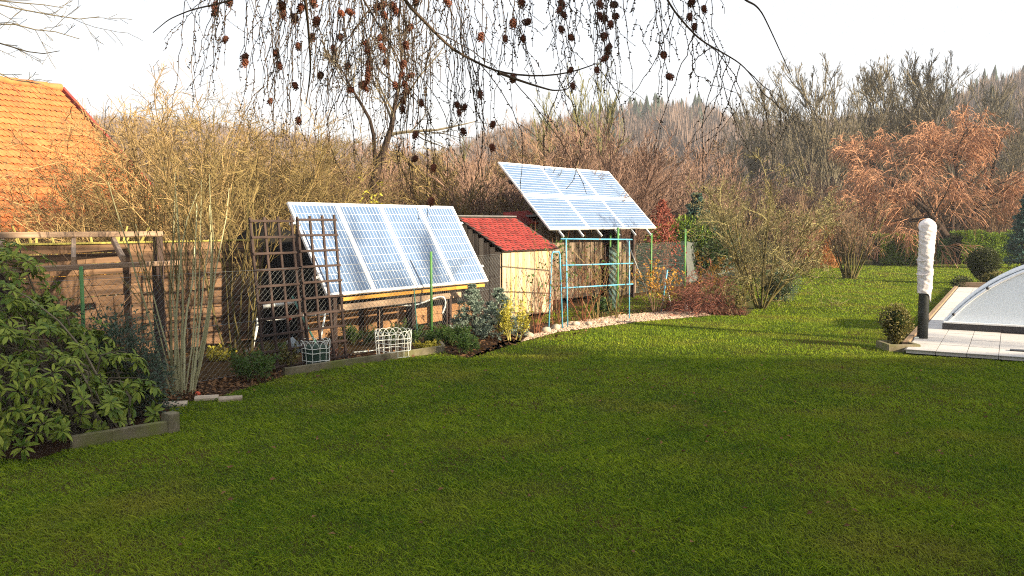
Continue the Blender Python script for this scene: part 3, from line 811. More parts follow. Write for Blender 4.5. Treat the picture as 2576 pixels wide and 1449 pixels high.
# roof decks + shingles
e0 = c_fl + N * .10 - a * .06 + UP * (Hf - .02); ridge0 = c_fl + bk * Dp - a * .06 + UP * Hb
rdv = unit(ridge0 - e0); RL = np.linalg.norm(ridge0 - e0); rn = np.cross(a, rdv); RW = Wd + .22
b = MB(); b.box(e0 + a * RW / 2 + rdv * RL / 2 - rn * .012, (RW, RL, .022), a, rn); b.build('roof_deck', mt['dark_trellis'], sh)
r2 = unit(np.array([bk[0], bk[1], 0]) * .85 - UP * .55)
b = MB(); b.box(ridge0 + a * RW / 2 + r2 * .62, (RW, 1.2, .03), a, np.cross(r2, a)); b.build('roof_slope', mt['dark_felt'], sh)
b = MB(); b.box(ridge0 + a * RW / 2 + UP * .012, (RW + .02, .12, .03), a, UP, .006); b.build('ridge_cap', mt['dark_felt'], sh)
def shingle_mesh(w, L):
    V = [(-w / 2, L, 0), (w / 2, L, 0)]
    pr = [(w / 2, .42), (w * .46, .27), (w * .34, .13), (w * .18, .03), (0, 0), (-w * .18, .03), (-w * .34, .13), (-w * .46, .27), (-w / 2, .42)]
    V += [(x, y * L, 0.0) for x, y in pr]
    k = len(V); V = np.array(V, float); low = V.copy(); low[:, 2] -= .005
    T = [(i + 1, 0, i) for i in range(2, k)][:0]
    T = [(0, i, i + 1) for i in range(1, k - 1)]
    T = [(t[0], t[2], t[1]) for t in T]
    Q = [(i, i + 1, k + i + 1, k + i) for i in range(1, k - 1)]
    return raw_mesh('shingle', np.concatenate([V, low]), Q, T, mt['shingle'])
sw = .172; ex = .098
smesh = shingle_mesh(sw - .004, ex * 1.9)
rowsn = int(RL / ex)
for r_ in range(rowsn):
    nn_ = int(RW / sw) ; sh_ = (r_ % 2) * sw / 2
    for c in range(nn_):
        x = sh_ + (c + .5) * sw
        if x > RW - .06: continue
        y = r_ * ex
        tl = .15
        Mw = frame_matrix(e0 + a * (x + .0) + rdv * (y - .015) + rn * (.016 + RNG.random() * .002), a, unit(rdv - rn * tl), unit(rn + rdv * tl))
        put('shingle', smesh, sh, Mw)

ht = thing('wooden_hut', 'grey board hut with an open dark doorway beneath the six panel array', 'hut', at(1480, 700, 21))
hA = np.array([*at(1372, 700, 21.2)[:2], 0]); hB = np.array([*at(1562, 700, 24.2)[:2], 0]); hd = unit(hB - hA); hn = np.array([hd[1], -hd[0], 0]); hL = np.linalg.norm(hB - hA)
vboard_wall(ht, hA, hA + hd * (hL * .72), .08, 2.02, .15, mt['hut_wood'])
vboard_wall(ht, hA + hd * (hL * .70) + hn * .5, hA + hd * (hL * .99) + hn * .5, .08, 1.25, .16, mt['hut_wood'])
vboard_wall(ht, hA + hd * (hL * .95), hB, .08, 2.12, .15, mt['hut_wood'])
vboard_wall(ht, hB - hn * 1.7, hA - hn * 1.7, .05, 2.3, .17, mt['hut_wood'])
vboard_wall(ht, hA - hn * 1.7, hA - hn * .02, .05, 2.15, .17, mt['hut_wood'])
vboard_wall(ht, hB - hn * .02, hB - hn * 1.7, .05, 2.15, .17, mt['hut_wood'])
b = MB(); b.box((hA + hB) / 2 - hn * .8 + UP * 2.2, (hL + .5, 2.2, .05), hd, UP + hn * -.06); b.build('roof', mt['dark_felt'], ht)
rf0, rf1 = at(1284, 552, 20.6), at(1346, 546, 21.6)
b = MB(); b.box((rf0 + rf1) / 2, (np.linalg.norm(rf1 - rf0), .5, .05), rf1 - rf0, UP * .8 + N * .6); b.build('red_roof_edge', mt['shingle'], ht)
b = MB(); b.box(hA + hd * .2 + hn * .06 + UP * 2.16, (.35, .1, .12), hd, UP); b.build('lintel', mt['beam_wood'], ht)

# ------------------------------------------------------------------ neighbour's tiled house
hs = thing('neighbour_house', 'neighbour house with a big orange clay tile roof and red verge', 'house', (-13, 24, 0))
Pr = np.array([-.5217 * 26, 26, 2.05 + .1535 * 26])
tl = R(34.7)
dn = N * math.cos(tl) - UP * math.sin(tl); rn = np.cross(A, -dn); rn = rn if rn[2] > 0 else -rn
EXP = .335; TW = .30; NR = 22; NC = 13
def tile_mesh():
    xs = np.linspace(-TW / 2, TW / 2 + .02, 9)
    zz = .022 * np.cos(xs / TW * 2 * np.pi * 2) + .012
    up_ = np.stack([xs, np.full(9, -.03), zz + .004], -1); lo = np.stack([xs, np.full(9, EXP + .012), zz + .045], -1); lip = lo - [0, 0, .010]
    V = np.concatenate([up_, lo, lip])
    Q = [(i, i + 9, i + 10, i + 1) for i in range(8)] + [(i + 9, i + 18, i + 19, i + 10) for i in range(8)]
    return V, Q
tv, tq = tile_mesh()
tm = raw_mesh('roof_tile', tv, tq, None, mt['tile'], smooth=False)
def tile_M(r_, c):
    return frame_matrix(Pr + dn * (r_ * EXP + .12) - A * ((c + .5) * TW + .1) + rn * .0, -A, dn, rn)
rest = MB()
for r_ in range(NR):
    for c in range(NC): put('roof_tile', tm, hs, tile_M(r_, c) @ Matrix.Translation((0, 0, RNG.normal() * .003)))
    for c in range(NC, NC + 16):
        m = np.array(tile_M(r_, c)); rest.add(tv @ m[:3, :3].T + m[:3, 3], tq)
tag(rest.build('roof_tiles', mt['tile'], hs), kind='stuff')
rl = NC * TW + 16 * TW + .1; sl = NR * EXP + .2
b = MB(); b.box(Pr - A * rl / 2 + dn * sl / 2 - rn * .05, (rl, sl, .05), A, rn); b.build('roof_deck', mt['dark_trellis'], hs)
dn2 = -N * math.cos(tl) - UP * math.sin(tl)
b = MB(); b.box(Pr - A * rl / 2 + dn2 * sl / 2 - UP * .04, (rl, sl, .06), A, np.cross(dn2, A)); b.build('far_roof_slope', mt['tile'], hs)
for k in range(22):
    p0 = Pr - A * (k * .42) + UP * .055 + dn * .02; b = MB(); b.tube([p0 + UP * .018, p0 - A * .46], [.125, .105], 8); b.build('ridge_tile', mt['tile'], hs, True)
b = MB(); b.box(Pr + dn * sl / 2 + A * .04 + rn * .03, (sl, .09, .17), dn, rn, .01); b.build('verge', mt['verge'], hs)
eav = Pr + dn * (sl - .3); wd_ = 2 * (eav - Pr) @ N
b = MB()
cor = [Pr + N * ((eav - Pr) @ N) - A * .35, Pr - N * ((eav - Pr) @ N) - A * .35]
cor += [c - A * (rl - .6) for c in cor[::-1]]
Vw = [np.array([c[0], c[1], 0]) for c in cor] + [np.array([c[0], c[1], eav[2] - .1]) for c in cor]
gt = np.array([*(Pr - A * .35)[:2], Pr[2] - .15]); gt2 = gt - A * (rl - .6)
b.add(Vw + [gt, gt2], [(0, 1, 5, 4), (1, 2, 6, 5), (2, 3, 7, 6), (3, 0, 4, 7)], [(4, 5, 8), (6, 7, 9)]); b.build('wall', mt['plaster'], hs)

# the house whose shade lies over the near lawn, standing to the right of the camera
oh = thing('own_house', 'rendered house standing to the right of the lawn', 'house', (18, 0, 0))
HX0, HX1, HR, RY = 4.4, 34.0, 6.7, 3.35
b = MB(); b.box(((HX0 + HX1) / 2, RY - 1.2, 1.9), (HX1 - HX0 - .6, 5.2, 3.8)); b.build('wall', mt['plaster'], oh)
b = MB()
yf, yb = RY + 2.2, RY - 4.6
b.add([(HX0, yf, 3.9), (HX1, yf, 3.9), (HX1, RY, HR), (HX0, RY, HR), (HX0, yb, 3.6), (HX1, yb, 3.6), (HX0, yf, 3.72), (HX1, yf, 3.72), (HX0, yb, 3.42), (HX1, yb, 3.42)],
      [(0, 1, 2, 3), (3, 2, 5, 4), (6, 7, 1, 0), (4, 5, 9, 8), (7, 6, 8, 9)], [(0, 3, 6), (3, 4, 8), (3, 8, 6), (1, 7, 2), (2, 9, 5), (2, 7, 9)]); b.build('roof', mt['tile'], oh)

# ------------------------------------------------------------------ edging, deck, pool
def edging(u0, v0, u1, v1, label, h=.2, th=.06, off=0):
    p0, p1 = gp(u0, v0), gp(u1, v1); b = MB(); d = unit(p1 - p0)
    Mw = frame_matrix((p0 + p1) / 2 + UP * (h / 2 - .02), d, np.cross(UP, d), UP)
    b.box((p0 + p1) / 2 + UP * (h / 2 - .02), (np.linalg.norm(p1 - p0), th, h), d, UP, .008)
    tag(b.build('edging_board', mt['concrete'], None, False, Mw), label, 'edging')
edging(180, 1132, 428, 1090, 'short mossy concrete edging board in front of the rhododendron', .15, .06)
p_ = gp(430, 1088); b = MB(); b.box(p_ + UP * .1, (.12, .12, .2), A, UP, .012); tag(b.build('edging_post', mt['concrete']), 'square concrete corner block at the end of the rhododendron edging', 'block')
edging(715, 946, 1114, 886, 'long concrete edging board in front of the two wire baskets', .13, .05)
edging(1116, 885, 1100, 862, 'short concrete edging board closing the end of the basket bed', .13, .05)
for u_, v_, lb in ((520, 1006, 'flat brown slab at the left front of the soil bed under the hazel'), (580, 1008, 'flat brown slab at the front corner of the soil bed beside the lawn'), (440, 1022, 'flat reddish slab beside the hazel foot at the lawn edge')):
    p = gp(u_, v_); b = MB(); b.box(p + UP * .02, (.26, .16, .05), (1, .3, 0), UP, .012); tag(b.build('edge_slab', mt['stone']), lb, 'slab')

YD = R(30.4); DA = np.array([math.sin(YD), math.cos(YD), 0]); DN = np.array([math.cos(YD), -math.sin(YD), 0]); D0 = gp(2296, 893)
def DP(t, s, z=0): return D0 + DA * t + DN * s + UP * z
pd = poly_sheet('pool_deck', [DP(-.02, -.12)[:2], DP(-.02, 8)[:2], DP(15.2, 8)[:2], DP(15.2, -.12)[:2]], .079, M('joint_sand', (.10, .095, .085), (.16, .15, .14), rough=1, scale=9))
sl_m = {}
def slab(t, s, lt, ls):
    k = (round(lt, 3), round(ls, 3))
    if k not in sl_m:
        b = MB(); b.box((0, 0, 0), (lt - .009, ls - .009, .06)); sl_m[k] = raw_mesh('paving_slab', np.concatenate(b.V), np.concatenate(b.Q), None, mt['slab'])
    put('paving_slab', sl_m[k], pd, frame_matrix(DP(t + lt / 2, s + ls / 2, .035 + RNG.normal() * .0012 + .02), DA, -DN, UP))
for i in range(7):
    for j in range(9):
        slab(i * .42 + (0 if True else 0), -.1 + j * .42 + (.21 if i % 2 else 0) * 0, .42, .42)
for i in range(7, 36):
    for j in range(3):
        slab(i * .42, -.1 + j * .42, .42, .42)
b = MB()
beamobj('edging_timber', DP(.6, -.17, .05), DP(9.0, -.17, .05), .09, .14, mt['timber_edge'], None); tag(bpy.context.scene.objects[-1] if False else [o for o in COL.objects if o.name.startswith('edging_timber')][-1], 'long brown timber kerb along the left side of the pool paving', 'edging')
o = beamobj('edging_timber', DP(9.05, -.17, .05), DP(15.1, -.17, .05), .09, .14, mt['timber_edge'], None); tag(o, 'far length of brown timber kerb beyond the lamp column beside the paving', 'edging')
o = beamobj('edging_timber', DP(15.1, -.1, .12), DP(15.1, 2.2, .12), .1, .24, mt['timber_edge'], None); tag(o, 'dark timber kerb closing the far end of the pool paving', 'edging')
# front strip kerb of deck
# pool enclosure
PE = np.array([8.05, 15.72, .06])
def PP(t, s, z=0): return PE + DA * t + DN * s + UP * z
pe = thing('pool_enclosure', 'low arched pool enclosure with clear panels and a dark base rail', 'pool cover', PE)
pol = bpy.data.materials.new('clear_panel'); pol.use_nodes = True
nd = pol.node_tree.nodes; b_ = nd['Principled BSDF']
b_.inputs['Base Color'].default_value = (.74, .82, .90, 1); b_.inputs['Roughness'].default_value = .12; b_.inputs['Coat Weight'].default_value = .6; b_.inputs['Transmission Weight'].default_value = 0; b_.inputs['IOR'].default_value = 1.45
def arch(R0, zc, half, m=25):
    ph = math.asin(half / R0); return [(half + R0 * math.sin(q), R0 * math.cos(q) + zc) for q in np.linspace(-ph, ph, m)]
def module(t0, t1, half, R0, zc, soff, endwall, zlift=.12):
    pr = [(s_ + soff, z + zlift) for s_, z in arch(R0, zc, half)]
    m = len(pr)
    V = [PP(t0, s_, z) for s_, z in pr] + [PP(t1, s_, z) for s_, z in pr] + [PP(t0, s_, z - .008) for s_, z in pr] + [PP(t1, s_, z - .008) for s_, z in pr]
    Q = [(i, i + 1, m + i + 1, m + i) for i in range(m - 1)] + [(2 * m + i, 3 * m + i, 3 * m + i + 1, 2 * m + i + 1) for i in range(m - 1)]
    b = MB(); b.add(V, Q); b.build('vault_panel', pol, pe, True)
    for t in np.linspace(t0, t1, 3):
        b = MB(); b.tubes(np.array([[PP(t, s_, z + .012) for s_, z in pr]]), np.full((1, m), .022), 6, .5); b.build('arch_rib', mt['alu'], pe, True)
    for sd in (0, 2 * half):
        b = MB(); b.box(PP((t0 + t1) / 2, soff + sd, .06), (t1 - t0, .1, .1), DA, UP, .01); b.build('side_rail', mt['alu'], pe)
    if endwall:
        Vv = [PP(t0 + .01, s_, z) for s_, z in pr] + [PP(t0 + .018, s_, z) for s_, z in pr]
        base = [PP(t0 + .01, s_, .1) for s_, z in pr] + [PP(t0 + .018, s_, .1) for s_, z in pr]
        b = MB(); b.add(Vv + base, [(i, 2 * m + i, 2 * m + i + 1, i + 1) for i in range(m - 1)] + [(m + i, m + i + 1, 3 * m + i + 1, 3 * m + i) for i in range(m - 1)]); b.build('end_panel', pol, pe)
        b = MB(); b.box(PP(t0 - .02, soff + half, .07), (2 * half + .1, .06, .14), DN, UP, .006); b.build('base_rail', mt['dark_frame'], pe)
        b = MB(); b.box(PP(t0 - .03, soff + half, .16), (2 * half + .06, .07, .035), DN, UP, .006); b.build('sill_strip', mt['alu'], pe)
        for q in (1, 4, 7):
            b = MB(); Vs, Qs = sphere_arrays(PP(t0 - .05, pr[q][0] - .02, pr[q][1] + .02), .03, 8, 6); b.add(Vs, Qs); b.build('end_cap', mt['dark_frame'], pe, True)
module(0, .75, 2.5, 3.05, -1.77, 0, True)
module(.68, 1.5, 2.54, 3.09, -1.77, -.04, False)
tag(poly_sheet('pool_water', [PP(.35, .6)[:2], PP(.35, 4.4)[:2], PP(1.4, 4.4)[:2], PP(1.4, .6)[:2]], .075, mt['water']))
b = MB(); p = gp(2566, 897); b.box(p + UP * .09, (.28, .14, .03), DN, UP, .004); g_ = thing('floor_drain', 'dark slotted drain grate in the paving at the frame edge', 'drain', p); b.build('grate', mt['dark_frame'], g_)

# solar shower column wrapped in film
SP = gp(2320, 863)
ss = thing('garden_shower', 'dark shower column with its upper half wrapped in white plastic film', 'shower', SP)
b = MB(); b.box(SP + UP * .04, (.3, .3, .05), DN, UP, .01); b.build('base_plate', mt['slab'], ss)
b = MB(); b.tube([SP + UP * .05, SP + UP * .5, SP + UP * 1.1, SP + UP * 2.0], .085, 20); b.build('column', mt['black_column'], ss, True)
zz = np.linspace(.86, 2.13, 90); k = 40; V = []
for i, z in enumerate(zz):
    f = (z - .86) / 1.27
    for j in range(k):
        ph = 2 * math.pi * j / k
        r_ = .108 + .035 * f + .0045 * math.sin(z * 46 + 2.2 * math.sin(ph * 2 + z * 3)) * (1 - .5 * f) + .006 * math.sin(3 * ph + z * 9) + .004 * math.sin(7 * ph - z * 21) + .003 * math.sin(z * 83 + 5 * ph) + .006 * math.sin(2 * ph + z * 3.1)
        if f > .9: r_ *= max(.12, 1 - ((f - .9) / .1) ** 2 * .85)
        if f > .82: r_ += .03 * max(0, math.cos(ph - .6)) * (1 - (f - .82) / .18)
        zd = z - (.16 * max(0, math.cos(ph + .2)) ** 3 if i == 0 else 0)
        V.append(SP + np.array([math.cos(ph) * r_ + .02 * f, math.sin(ph) * r_, zd]))
b = MB(); b.add(V, [(i * k + j, i * k + (j + 1) % k, i * k + k + (j + 1) % k, i * k + k + j) for i in range(len(zz) - 1) for j in range(k)], [((len(zz) - 1) * k, (len(zz) - 1) * k + j, (len(zz) - 1) * k + j + 1) for j in range(1, k - 1)])
b.build('plastic_wrap', mt['film'], ss, True)
for z in (1.18, 1.42):
    b = MB(); an = np.linspace(0, 2 * math.pi, 20); b.tubes(np.array([[SP + np.array([math.cos(q) * .133, math.sin(q) * .133, z + .01 * math.sin(3 * q)]) for q in an]]), np.full((1, 20), .006), 5, .5); b.build('tie_cord', mt['film'], ss)
b = MB(); b.tube([SP + np.array([-.09, -.04, .1]), SP + np.array([-.17, -.08, .1]), SP + np.array([-.19, -.09, .06])], .014, 6); b.build('tap', mt['grey_metal'], ss)

# ------------------------------------------------------------------ trellises, hoops, baskets, stakes, hoses
def trellis(foot0, foot1, nv, nh, H, label, lean):
    root = thing('wooden_trellis', label, 'trellis', foot0, 'dark wooden trellises')
    d = foot1 - foot0
    for i in range(nv):
        p = foot0 + d * i / (nv - 1)
        beamobj('upright', p - UP * .05, p + lean + UP * H * (1 + .005 * i), .038, .03, mt['dark_trellis'], root, tuple(N))
    for j in range(nh):
        f = .04 + .94 * j / (nh - 1); q = foot0 + lean * f + UP * H * f
        beamobj('rung', q - d * .03 + N * .024, q + d * 1.03 + N * .024, .022, .034, mt['dark_trellis'], root)
def on_line(u, s):
    k_ = (u - 1288) / 2143.0; P_ = O + N * s
    t = -(P_[0] - k_ * P_[1]) / (A[0] - k_ * A[1]); return F(t, s)
F1 = on_line(660, .1); F2 = on_line(868, .16); lean = -N * .24; dt = F2 - F1
trellis(F1, F1 + dt * .47, 4, 10, 2.12, 'left dark wooden trellis leaning beside the near solar panels', lean)
trellis(F1 + dt * .53, F2, 4, 10, 2.14, 'right dark wooden trellis overlapping the corner of the near solar panels', lean + A * .02)

tr = thing('rose_trellis', 'blue metal rose trellis with two posts and three crossbars', 'trellis', gp(1428, 826))
g0, g1 = gp(1428, 826), gp(1583, 804)
t0_, t1_ = at(1424, 601, g0[1] + .02), at(1583, 603, g1[1] + .02)
for g, t in ((g0, t0_), (g1, t1_)):
    b = MB(); b.tube([g - UP * .04, t], .014, 7); b.build('post', mt['blue_paint'], tr, True)
for (ul, vl, ur, vr) in ((1411, 601, 1590, 602.5), (1415, 667.5, 1592, 662.5), (1415, 724.5, 1592, 714.5)):
    b = MB(); b.tube([at(ul, vl, g0[1] - .03), at(ur, vr, g1[1] - .0)], .014, 7); b.build('crossbar', mt['blue_paint'], tr, True)
h0, h1_ = gp(1380, 832), gp(1415, 828)
ta, tb = at(1389, 636, h0[1] + .02), at(1408, 636, h1_[1] + .02)
b = MB(); b.tube([h0, lerp(h0, ta, .98), lerp(ta, tb, .12) + UP * .02, lerp(ta, tb, .88) + UP * .02, lerp(h1_, tb, .98), h1_], .016, 7); tag(b.build('plant_hoop', mt['blue_paint'], None, True), 'narrow blue metal hoop standing left of the blue rose trellis', 'plant support')
def rod(name, p0, p1, r, mat, label, cat):
    b = MB(); b.tube([p0, p1], r, 6); tag(b.build(name, mat, None, True), label, cat)
rod('garden_stake', gp(1663, 786), at(1679, 679, 19.3), .016, mt['blue_paint'], 'blue stake tied to the small yellow leaved rose', 'stake')
rod('garden_stake', gp(1691, 785), at(1681, 735, 19.4), .014, mt['white_paint'], 'short white stake left of the red brown shrub mound', 'stake')
rod('brace_pole', gp(1638, 764), at(1575, 600, 21.6), .02, mt['wire'], 'slanting grey brace pole right of the blue trellis', 'pole')
rod('garden_stake', np.array([*gp(1052, 868)[:2], 0]), at(1041, 720, 14.3), .012, mt['teal_paint'], 'thin teal stake left of the green fence post', 'stake')
rod('garden_stake', gp(955, 890), at(955, 779, 13.3), .007, mt['beam_wood'], 'thin bamboo stick behind the right wire basket', 'stake')
rod('garden_stake', gp(1001, 880), at(1001, 775, 13.8), .007, mt['beam_wood'], 'thin bamboo stick rising out of the right wire basket', 'stake')
rod('garden_stake', gp(838, 900), at(829, 775, 12.9), .007, mt['beam_wood'], 'thin bamboo stick standing between the two wire baskets', 'stake')
rod('garden_stake', gp(497, 985), at(497, 905, 10.1), .008, mt['dark_trellis'], 'short dark stick in the soil bed beside the hazel', 'stake')
rod('leaning_pole', gp(815, 905), at(735, 745, 13.2), .016, mt['teal_paint'], 'dark green pole leaning across the right trellis', 'pole')
rod('white_stick', at(805, 865, 12.3), at(818, 790, 12.6), .014, mt['white_paint'], 'white stick poking up out of the left wire basket', 'stick')
rod('leaf_marker', gp(492, 998), gp(492, 998) + np.array([.04, 0, .05]), .03, mt['red_plastic'], 'small red plastic tag on the soil beside the hazel', 'tag')
b = MB(); hp = [at(*q) for q in ((655, 803, 12.9), (700, 806, 13.2), (760, 792, 13.2), (822, 793, 13.2), (880, 776, 13.6), (930, 768, 13.9), (985, 766, 14.2), (1040, 770, 14.4), (1075, 757, 14.6), (1105, 745, 14.8), (1118, 748, 14.9), (1122, 765, 15), (1112, 790, 15))]
hp = np.array(hp)
tt = np.linspace(0, len(hp) - 1, 60); hq = np.stack([np.interp(tt, np.arange(len(hp)), hp[:, i]) for i in range(3)], -1)
ks = np.ones(5) / 5; hq[2:-2] = np.stack([np.convolve(hq[:, i], ks, 'valid') for i in range(3)], -1)
b.tube(hq, .016, 6); tag(b.build('garden_hose', mt['hose'], None, True), 'white garden hose sagging along the wire fence below the panels', 'hose')
b = MB(); b.tube([at(648, 800, 13), at(648, 815, 13), at(643, 840, 13), at(636, 872, 13), at(615, 890, 13)], .022, 7); tag(b.build('drain_pipe', mt['hose'], None, True), 'white bent pipe end hanging left of the trellis', 'pipe')
b = MB(); b.tube([at(662, 772, 13.2), at(760, 757, 13.4)], .035, 8); tag(b.build('drain_pipe', mt['hose'], None, True), 'straight grey white pipe lying behind the trellis rungs', 'pipe')
b = MB(); b.tube([gp(890, 887), gp(948, 882)], .018, 6); tag(b.build('short_pipe', mt['white_paint'], None, True), 'short white pipe lying on the bed beside the right wire basket', 'pipe')
rod('red_tape', at(722, 795, 13.2), at(730, 805, 13.2), .03, mt['red_plastic'], 'red plastic bundle behind the right trellis', 'tape')

def basket(u, v, rad, H, label, nv=12):
    c = gp(u, v); root = thing('wire_basket', label, 'basket', c, 'white wire flower baskets')
    wr = MB(); an = np.arange(nv) * 2 * math.pi / nv
    for q in an: wr.tube([c + np.array([math.cos(q) * rad * .93, math.sin(q) * rad * .93, 0]), c + np.array([math.cos(q) * rad, math.sin(q) * rad, H * .72])], .0045, 5)
    wr.build('upright_wire', mt['white_paint'], root)
    for z, r_ in ((.05, .93), (.28, .96), (.56, .99), (.72, 1.0)):
        m = MB(); aa = np.linspace(0, 2 * math.pi, 33); m.tubes(np.array([[c + np.array([math.cos(q) * rad * r_, math.sin(q) * rad * r_, z * H + .006 * math.sin(5 * q)]) for q in aa]]), np.full((1, 33), .005), 5, .5); m.build('hoop', mt['white_paint'], root)
    ar_ = MB()
    for q in an:
        w = 2 * math.pi / nv
        ar_.tube([c + np.array([math.cos(q + w * (1.0 - math.cos(h)) * .95) * rad * 1.01, math.sin(q + w * (1.0 - math.cos(h)) * .95) * rad * 1.01, H * (.72 + .28 * math.sin(h))]) for h in np.linspace(0, math.pi, 9)], .0045, 5)
    ar_.build('scalloped_rim', mt['white_paint'], root)
    return c, rad, H
bk1 = basket(795, 924, .20, .40, 'left white wire basket wrapped round a dark green pot')
bk2 = basket(990, 898, .275, .42, 'right wider white wire basket standing by the concrete edging', 16)
b = MB(); c = bk1[0]; b.tubes(np.array([[c + UP * .02, c + UP * .12, c + UP * .3]]), np.array([[.15, .17, .18]]), 16, .5); Vs, Qs = sphere_arrays(c + UP * .3, .178, 14, 6, (1, 1, .2)); b.add(Vs, Qs); tag(b.build('plant_pot', mt['pot_green'], None, True), 'dark green round plant pot inside the left wire basket', 'pot')
# watering can
wc = gp(745, 915); wcr = thing('watering_can', 'small grey metal watering can tilted against the left basket', 'watering can', wc)
tp = at(728, 858, 12.0)
b = MB(); b.tube([tp + np.array([0, 0, .03]), tp + np.array([.06, .0, -.05]), tp + np.array([.14, 0, -.16])], [.055, .07, .075], 10); b.build('body', mt['grey_metal'], wcr, True)
b = MB(); b.tube([tp + np.array([.02, 0, .02]), tp + np.array([-.02, 0, .1])], .012, 6); b.build('spout', mt['grey_metal'], wcr, True)
b = MB(); b.tube([gp(722, 912), tp + np.array([-.01, 0, -.05])], .011, 6); b.build('stand', mt['white_paint'], wcr, True)
# white mushroom ornament
wm = gp(1725, 782); wr_ = thing('garden_lamp', 'small white garden lamp in front of the red brown shrub mound', 'lamp', wm)
b = MB(); b.tube([wm, wm + UP * .1], [.04, .05], 10); b.build('foot', mt['porcelain'], wr_, True)
b = MB(); Vs, Qs = sphere_arrays(wm + UP * .12, .065, 12, 8, (1, 1, .8)); b.add(Vs, Qs); b.build('globe', mt['porcelain'], wr_, True)
# planter kerb at deck corner
pk = thing('planter_kerb', 'small square stone planter kerb at the corner of the paving', 'planter', gp(2255, 882))
pc = gp(2258, 880)
for k_, (dx, dy, lx, ly) in enumerate(((0, -.22, .5, .06), (0, .22, .5, .06), (-.22, 0, .06, .38), (.22, 0, .06, .38))):
    b = MB(); b.box(pc + np.array([dx, dy, .05]), (lx, ly, .14), bev=.01); b.build('kerb_stone', mt['concrete'], pk)

# ------------------------------------------------------------------ vegetation builders (built at the origin, then placed)
def tree_obj(name, label, cat, loc, parts, group=None, rz=0., sc_=1.0):
    """parts: list of (part name, MB in local coordinates, material)"""
    root = thing(name, label, cat, (0, 0, 0), group)
    for nm, mb, mat in parts: mb.build(nm, mat, root, nm == 'trunk')
    Mw = Matrix.Translation(Vector(loc)) @ Matrix.Rotation(rz, 4, 'Z') @ Matrix.Diagonal((*((sc_,) * 3 if np.isscalar(sc_) else sc_), 1))
    root.matrix_basis = Mw; W[root] = Mw
    for ch in root.children: W[ch] = Mw @ ch.matrix_basis
    return root
def place_copy(proto, loc, sc_, rz, label=None, group=None, mats=None):
    Mw = Matrix.Translation(Vector(loc)) @ Matrix.Rotation(rz, 4, 'Z') @ Matrix.Diagonal((*((sc_,) * 3 if np.isscalar(sc_) else sc_), 1))
    c = copy_tree(proto, Mw)
    if label: c['label'] = label
    if group: c['group'] = group
    return c
def spot(u, Y, vtop, h0):
    p = at(u, 560, Y); top = at(u, vtop, Y)[2]
    return (p[0], p[1], 0.0), top / h0

def shrub_parts(h=3., n=12, spread=.7, r0=.02, n1=7, n2=6, n3=3, up=.3, ang=.6, wig=.12, mat='bk_tan', tmat=None, rt=.0045, l1=(.3, .55), l2=(.3, .6), l3=(.3, .6), base=.15, up1=.3, up2=.2, t0=.25):
    S, Sr = stems(n, h, spread, r0, 8, up, .06, base)
    tk = MB(); tk.tubes(S, Sr, 5)
    cr = MB()
    K1, R1 = kids(S, Sr, n1, *l1, ang, up1, wig, 6, .55, t0, .98)
    R1 = np.maximum(R1, rt * 1.1); cr.tubes(K1, R1, 3)
    K2, R2 = kids(K1, R1, n2, *l2, ang * 1.1, up2, wig * 1.2, 5, .6, .15, 1.)
    R2 = np.maximum(R2, rt * .8); cr.tubes(K2, R2, 3)
    ends = K2
    if n3:
        K3, R3 = kids(K2, R2, n3, *l3, ang * 1.1, up2, wig * 1.3, 4, .7, .2, 1.)
        R3 = np.maximum(R3, rt * .6); cr.tubes(K3, R3, 3); ends = K3
    top = np.percentile(ends[:, -1, 2], 99.)
    return [('trunk', tk, mt[mat]), ('crown', cr, mt[tmat or mat])], top, ends
def big_tree_parts(h=14., trunk_h=.45, nl=12, r0=.2, mat='bk_grey', ang=.5, n2=7, n3=5, n4=3, up=.5, rt=.011, spread=.06, fork=1, ll=(.35, .6)):
    S, Sr = stems(fork, h * .95, spread * 3 if fork > 1 else spread, r0, 9, .2, .035, .15 * fork, .12)
    tk = MB(); tk.tubes(S, Sr, 6)
    cr = MB()
    K1, R1 = kids(S, Sr, nl, *ll, ang, up, .07, 7, .55, trunk_h, .97, lt=.55); tk.tubes(K1, np.maximum(R1, rt * 1.6), 4)
    K2, R2 = kids(K1, R1, n2, .35, .65, .52, .4, .07, 6, .55, .1, 1.); cr.tubes(K2, np.maximum(R2, rt * 1.2), 3)
    K3, R3 = kids(K2, R2, n3, .35, .7, .42, .4, .08, 4, .6, .2, 1.); cr.tubes(K3, np.maximum(R3, rt * .8), 3)
    ends = K3
    if n4:
        K4, R4 = kids(K3, R3, n4, .4, .8, .45, .3, .1, 3, .7, .2, 1.); cr.tubes(K4, np.maximum(R4, rt * .6), 3); ends = K4
    return [('trunk', tk, mt[mat]), ('crown', cr, mt[mat])], np.percentile(ends[:, -1, 2], 97.5), ends

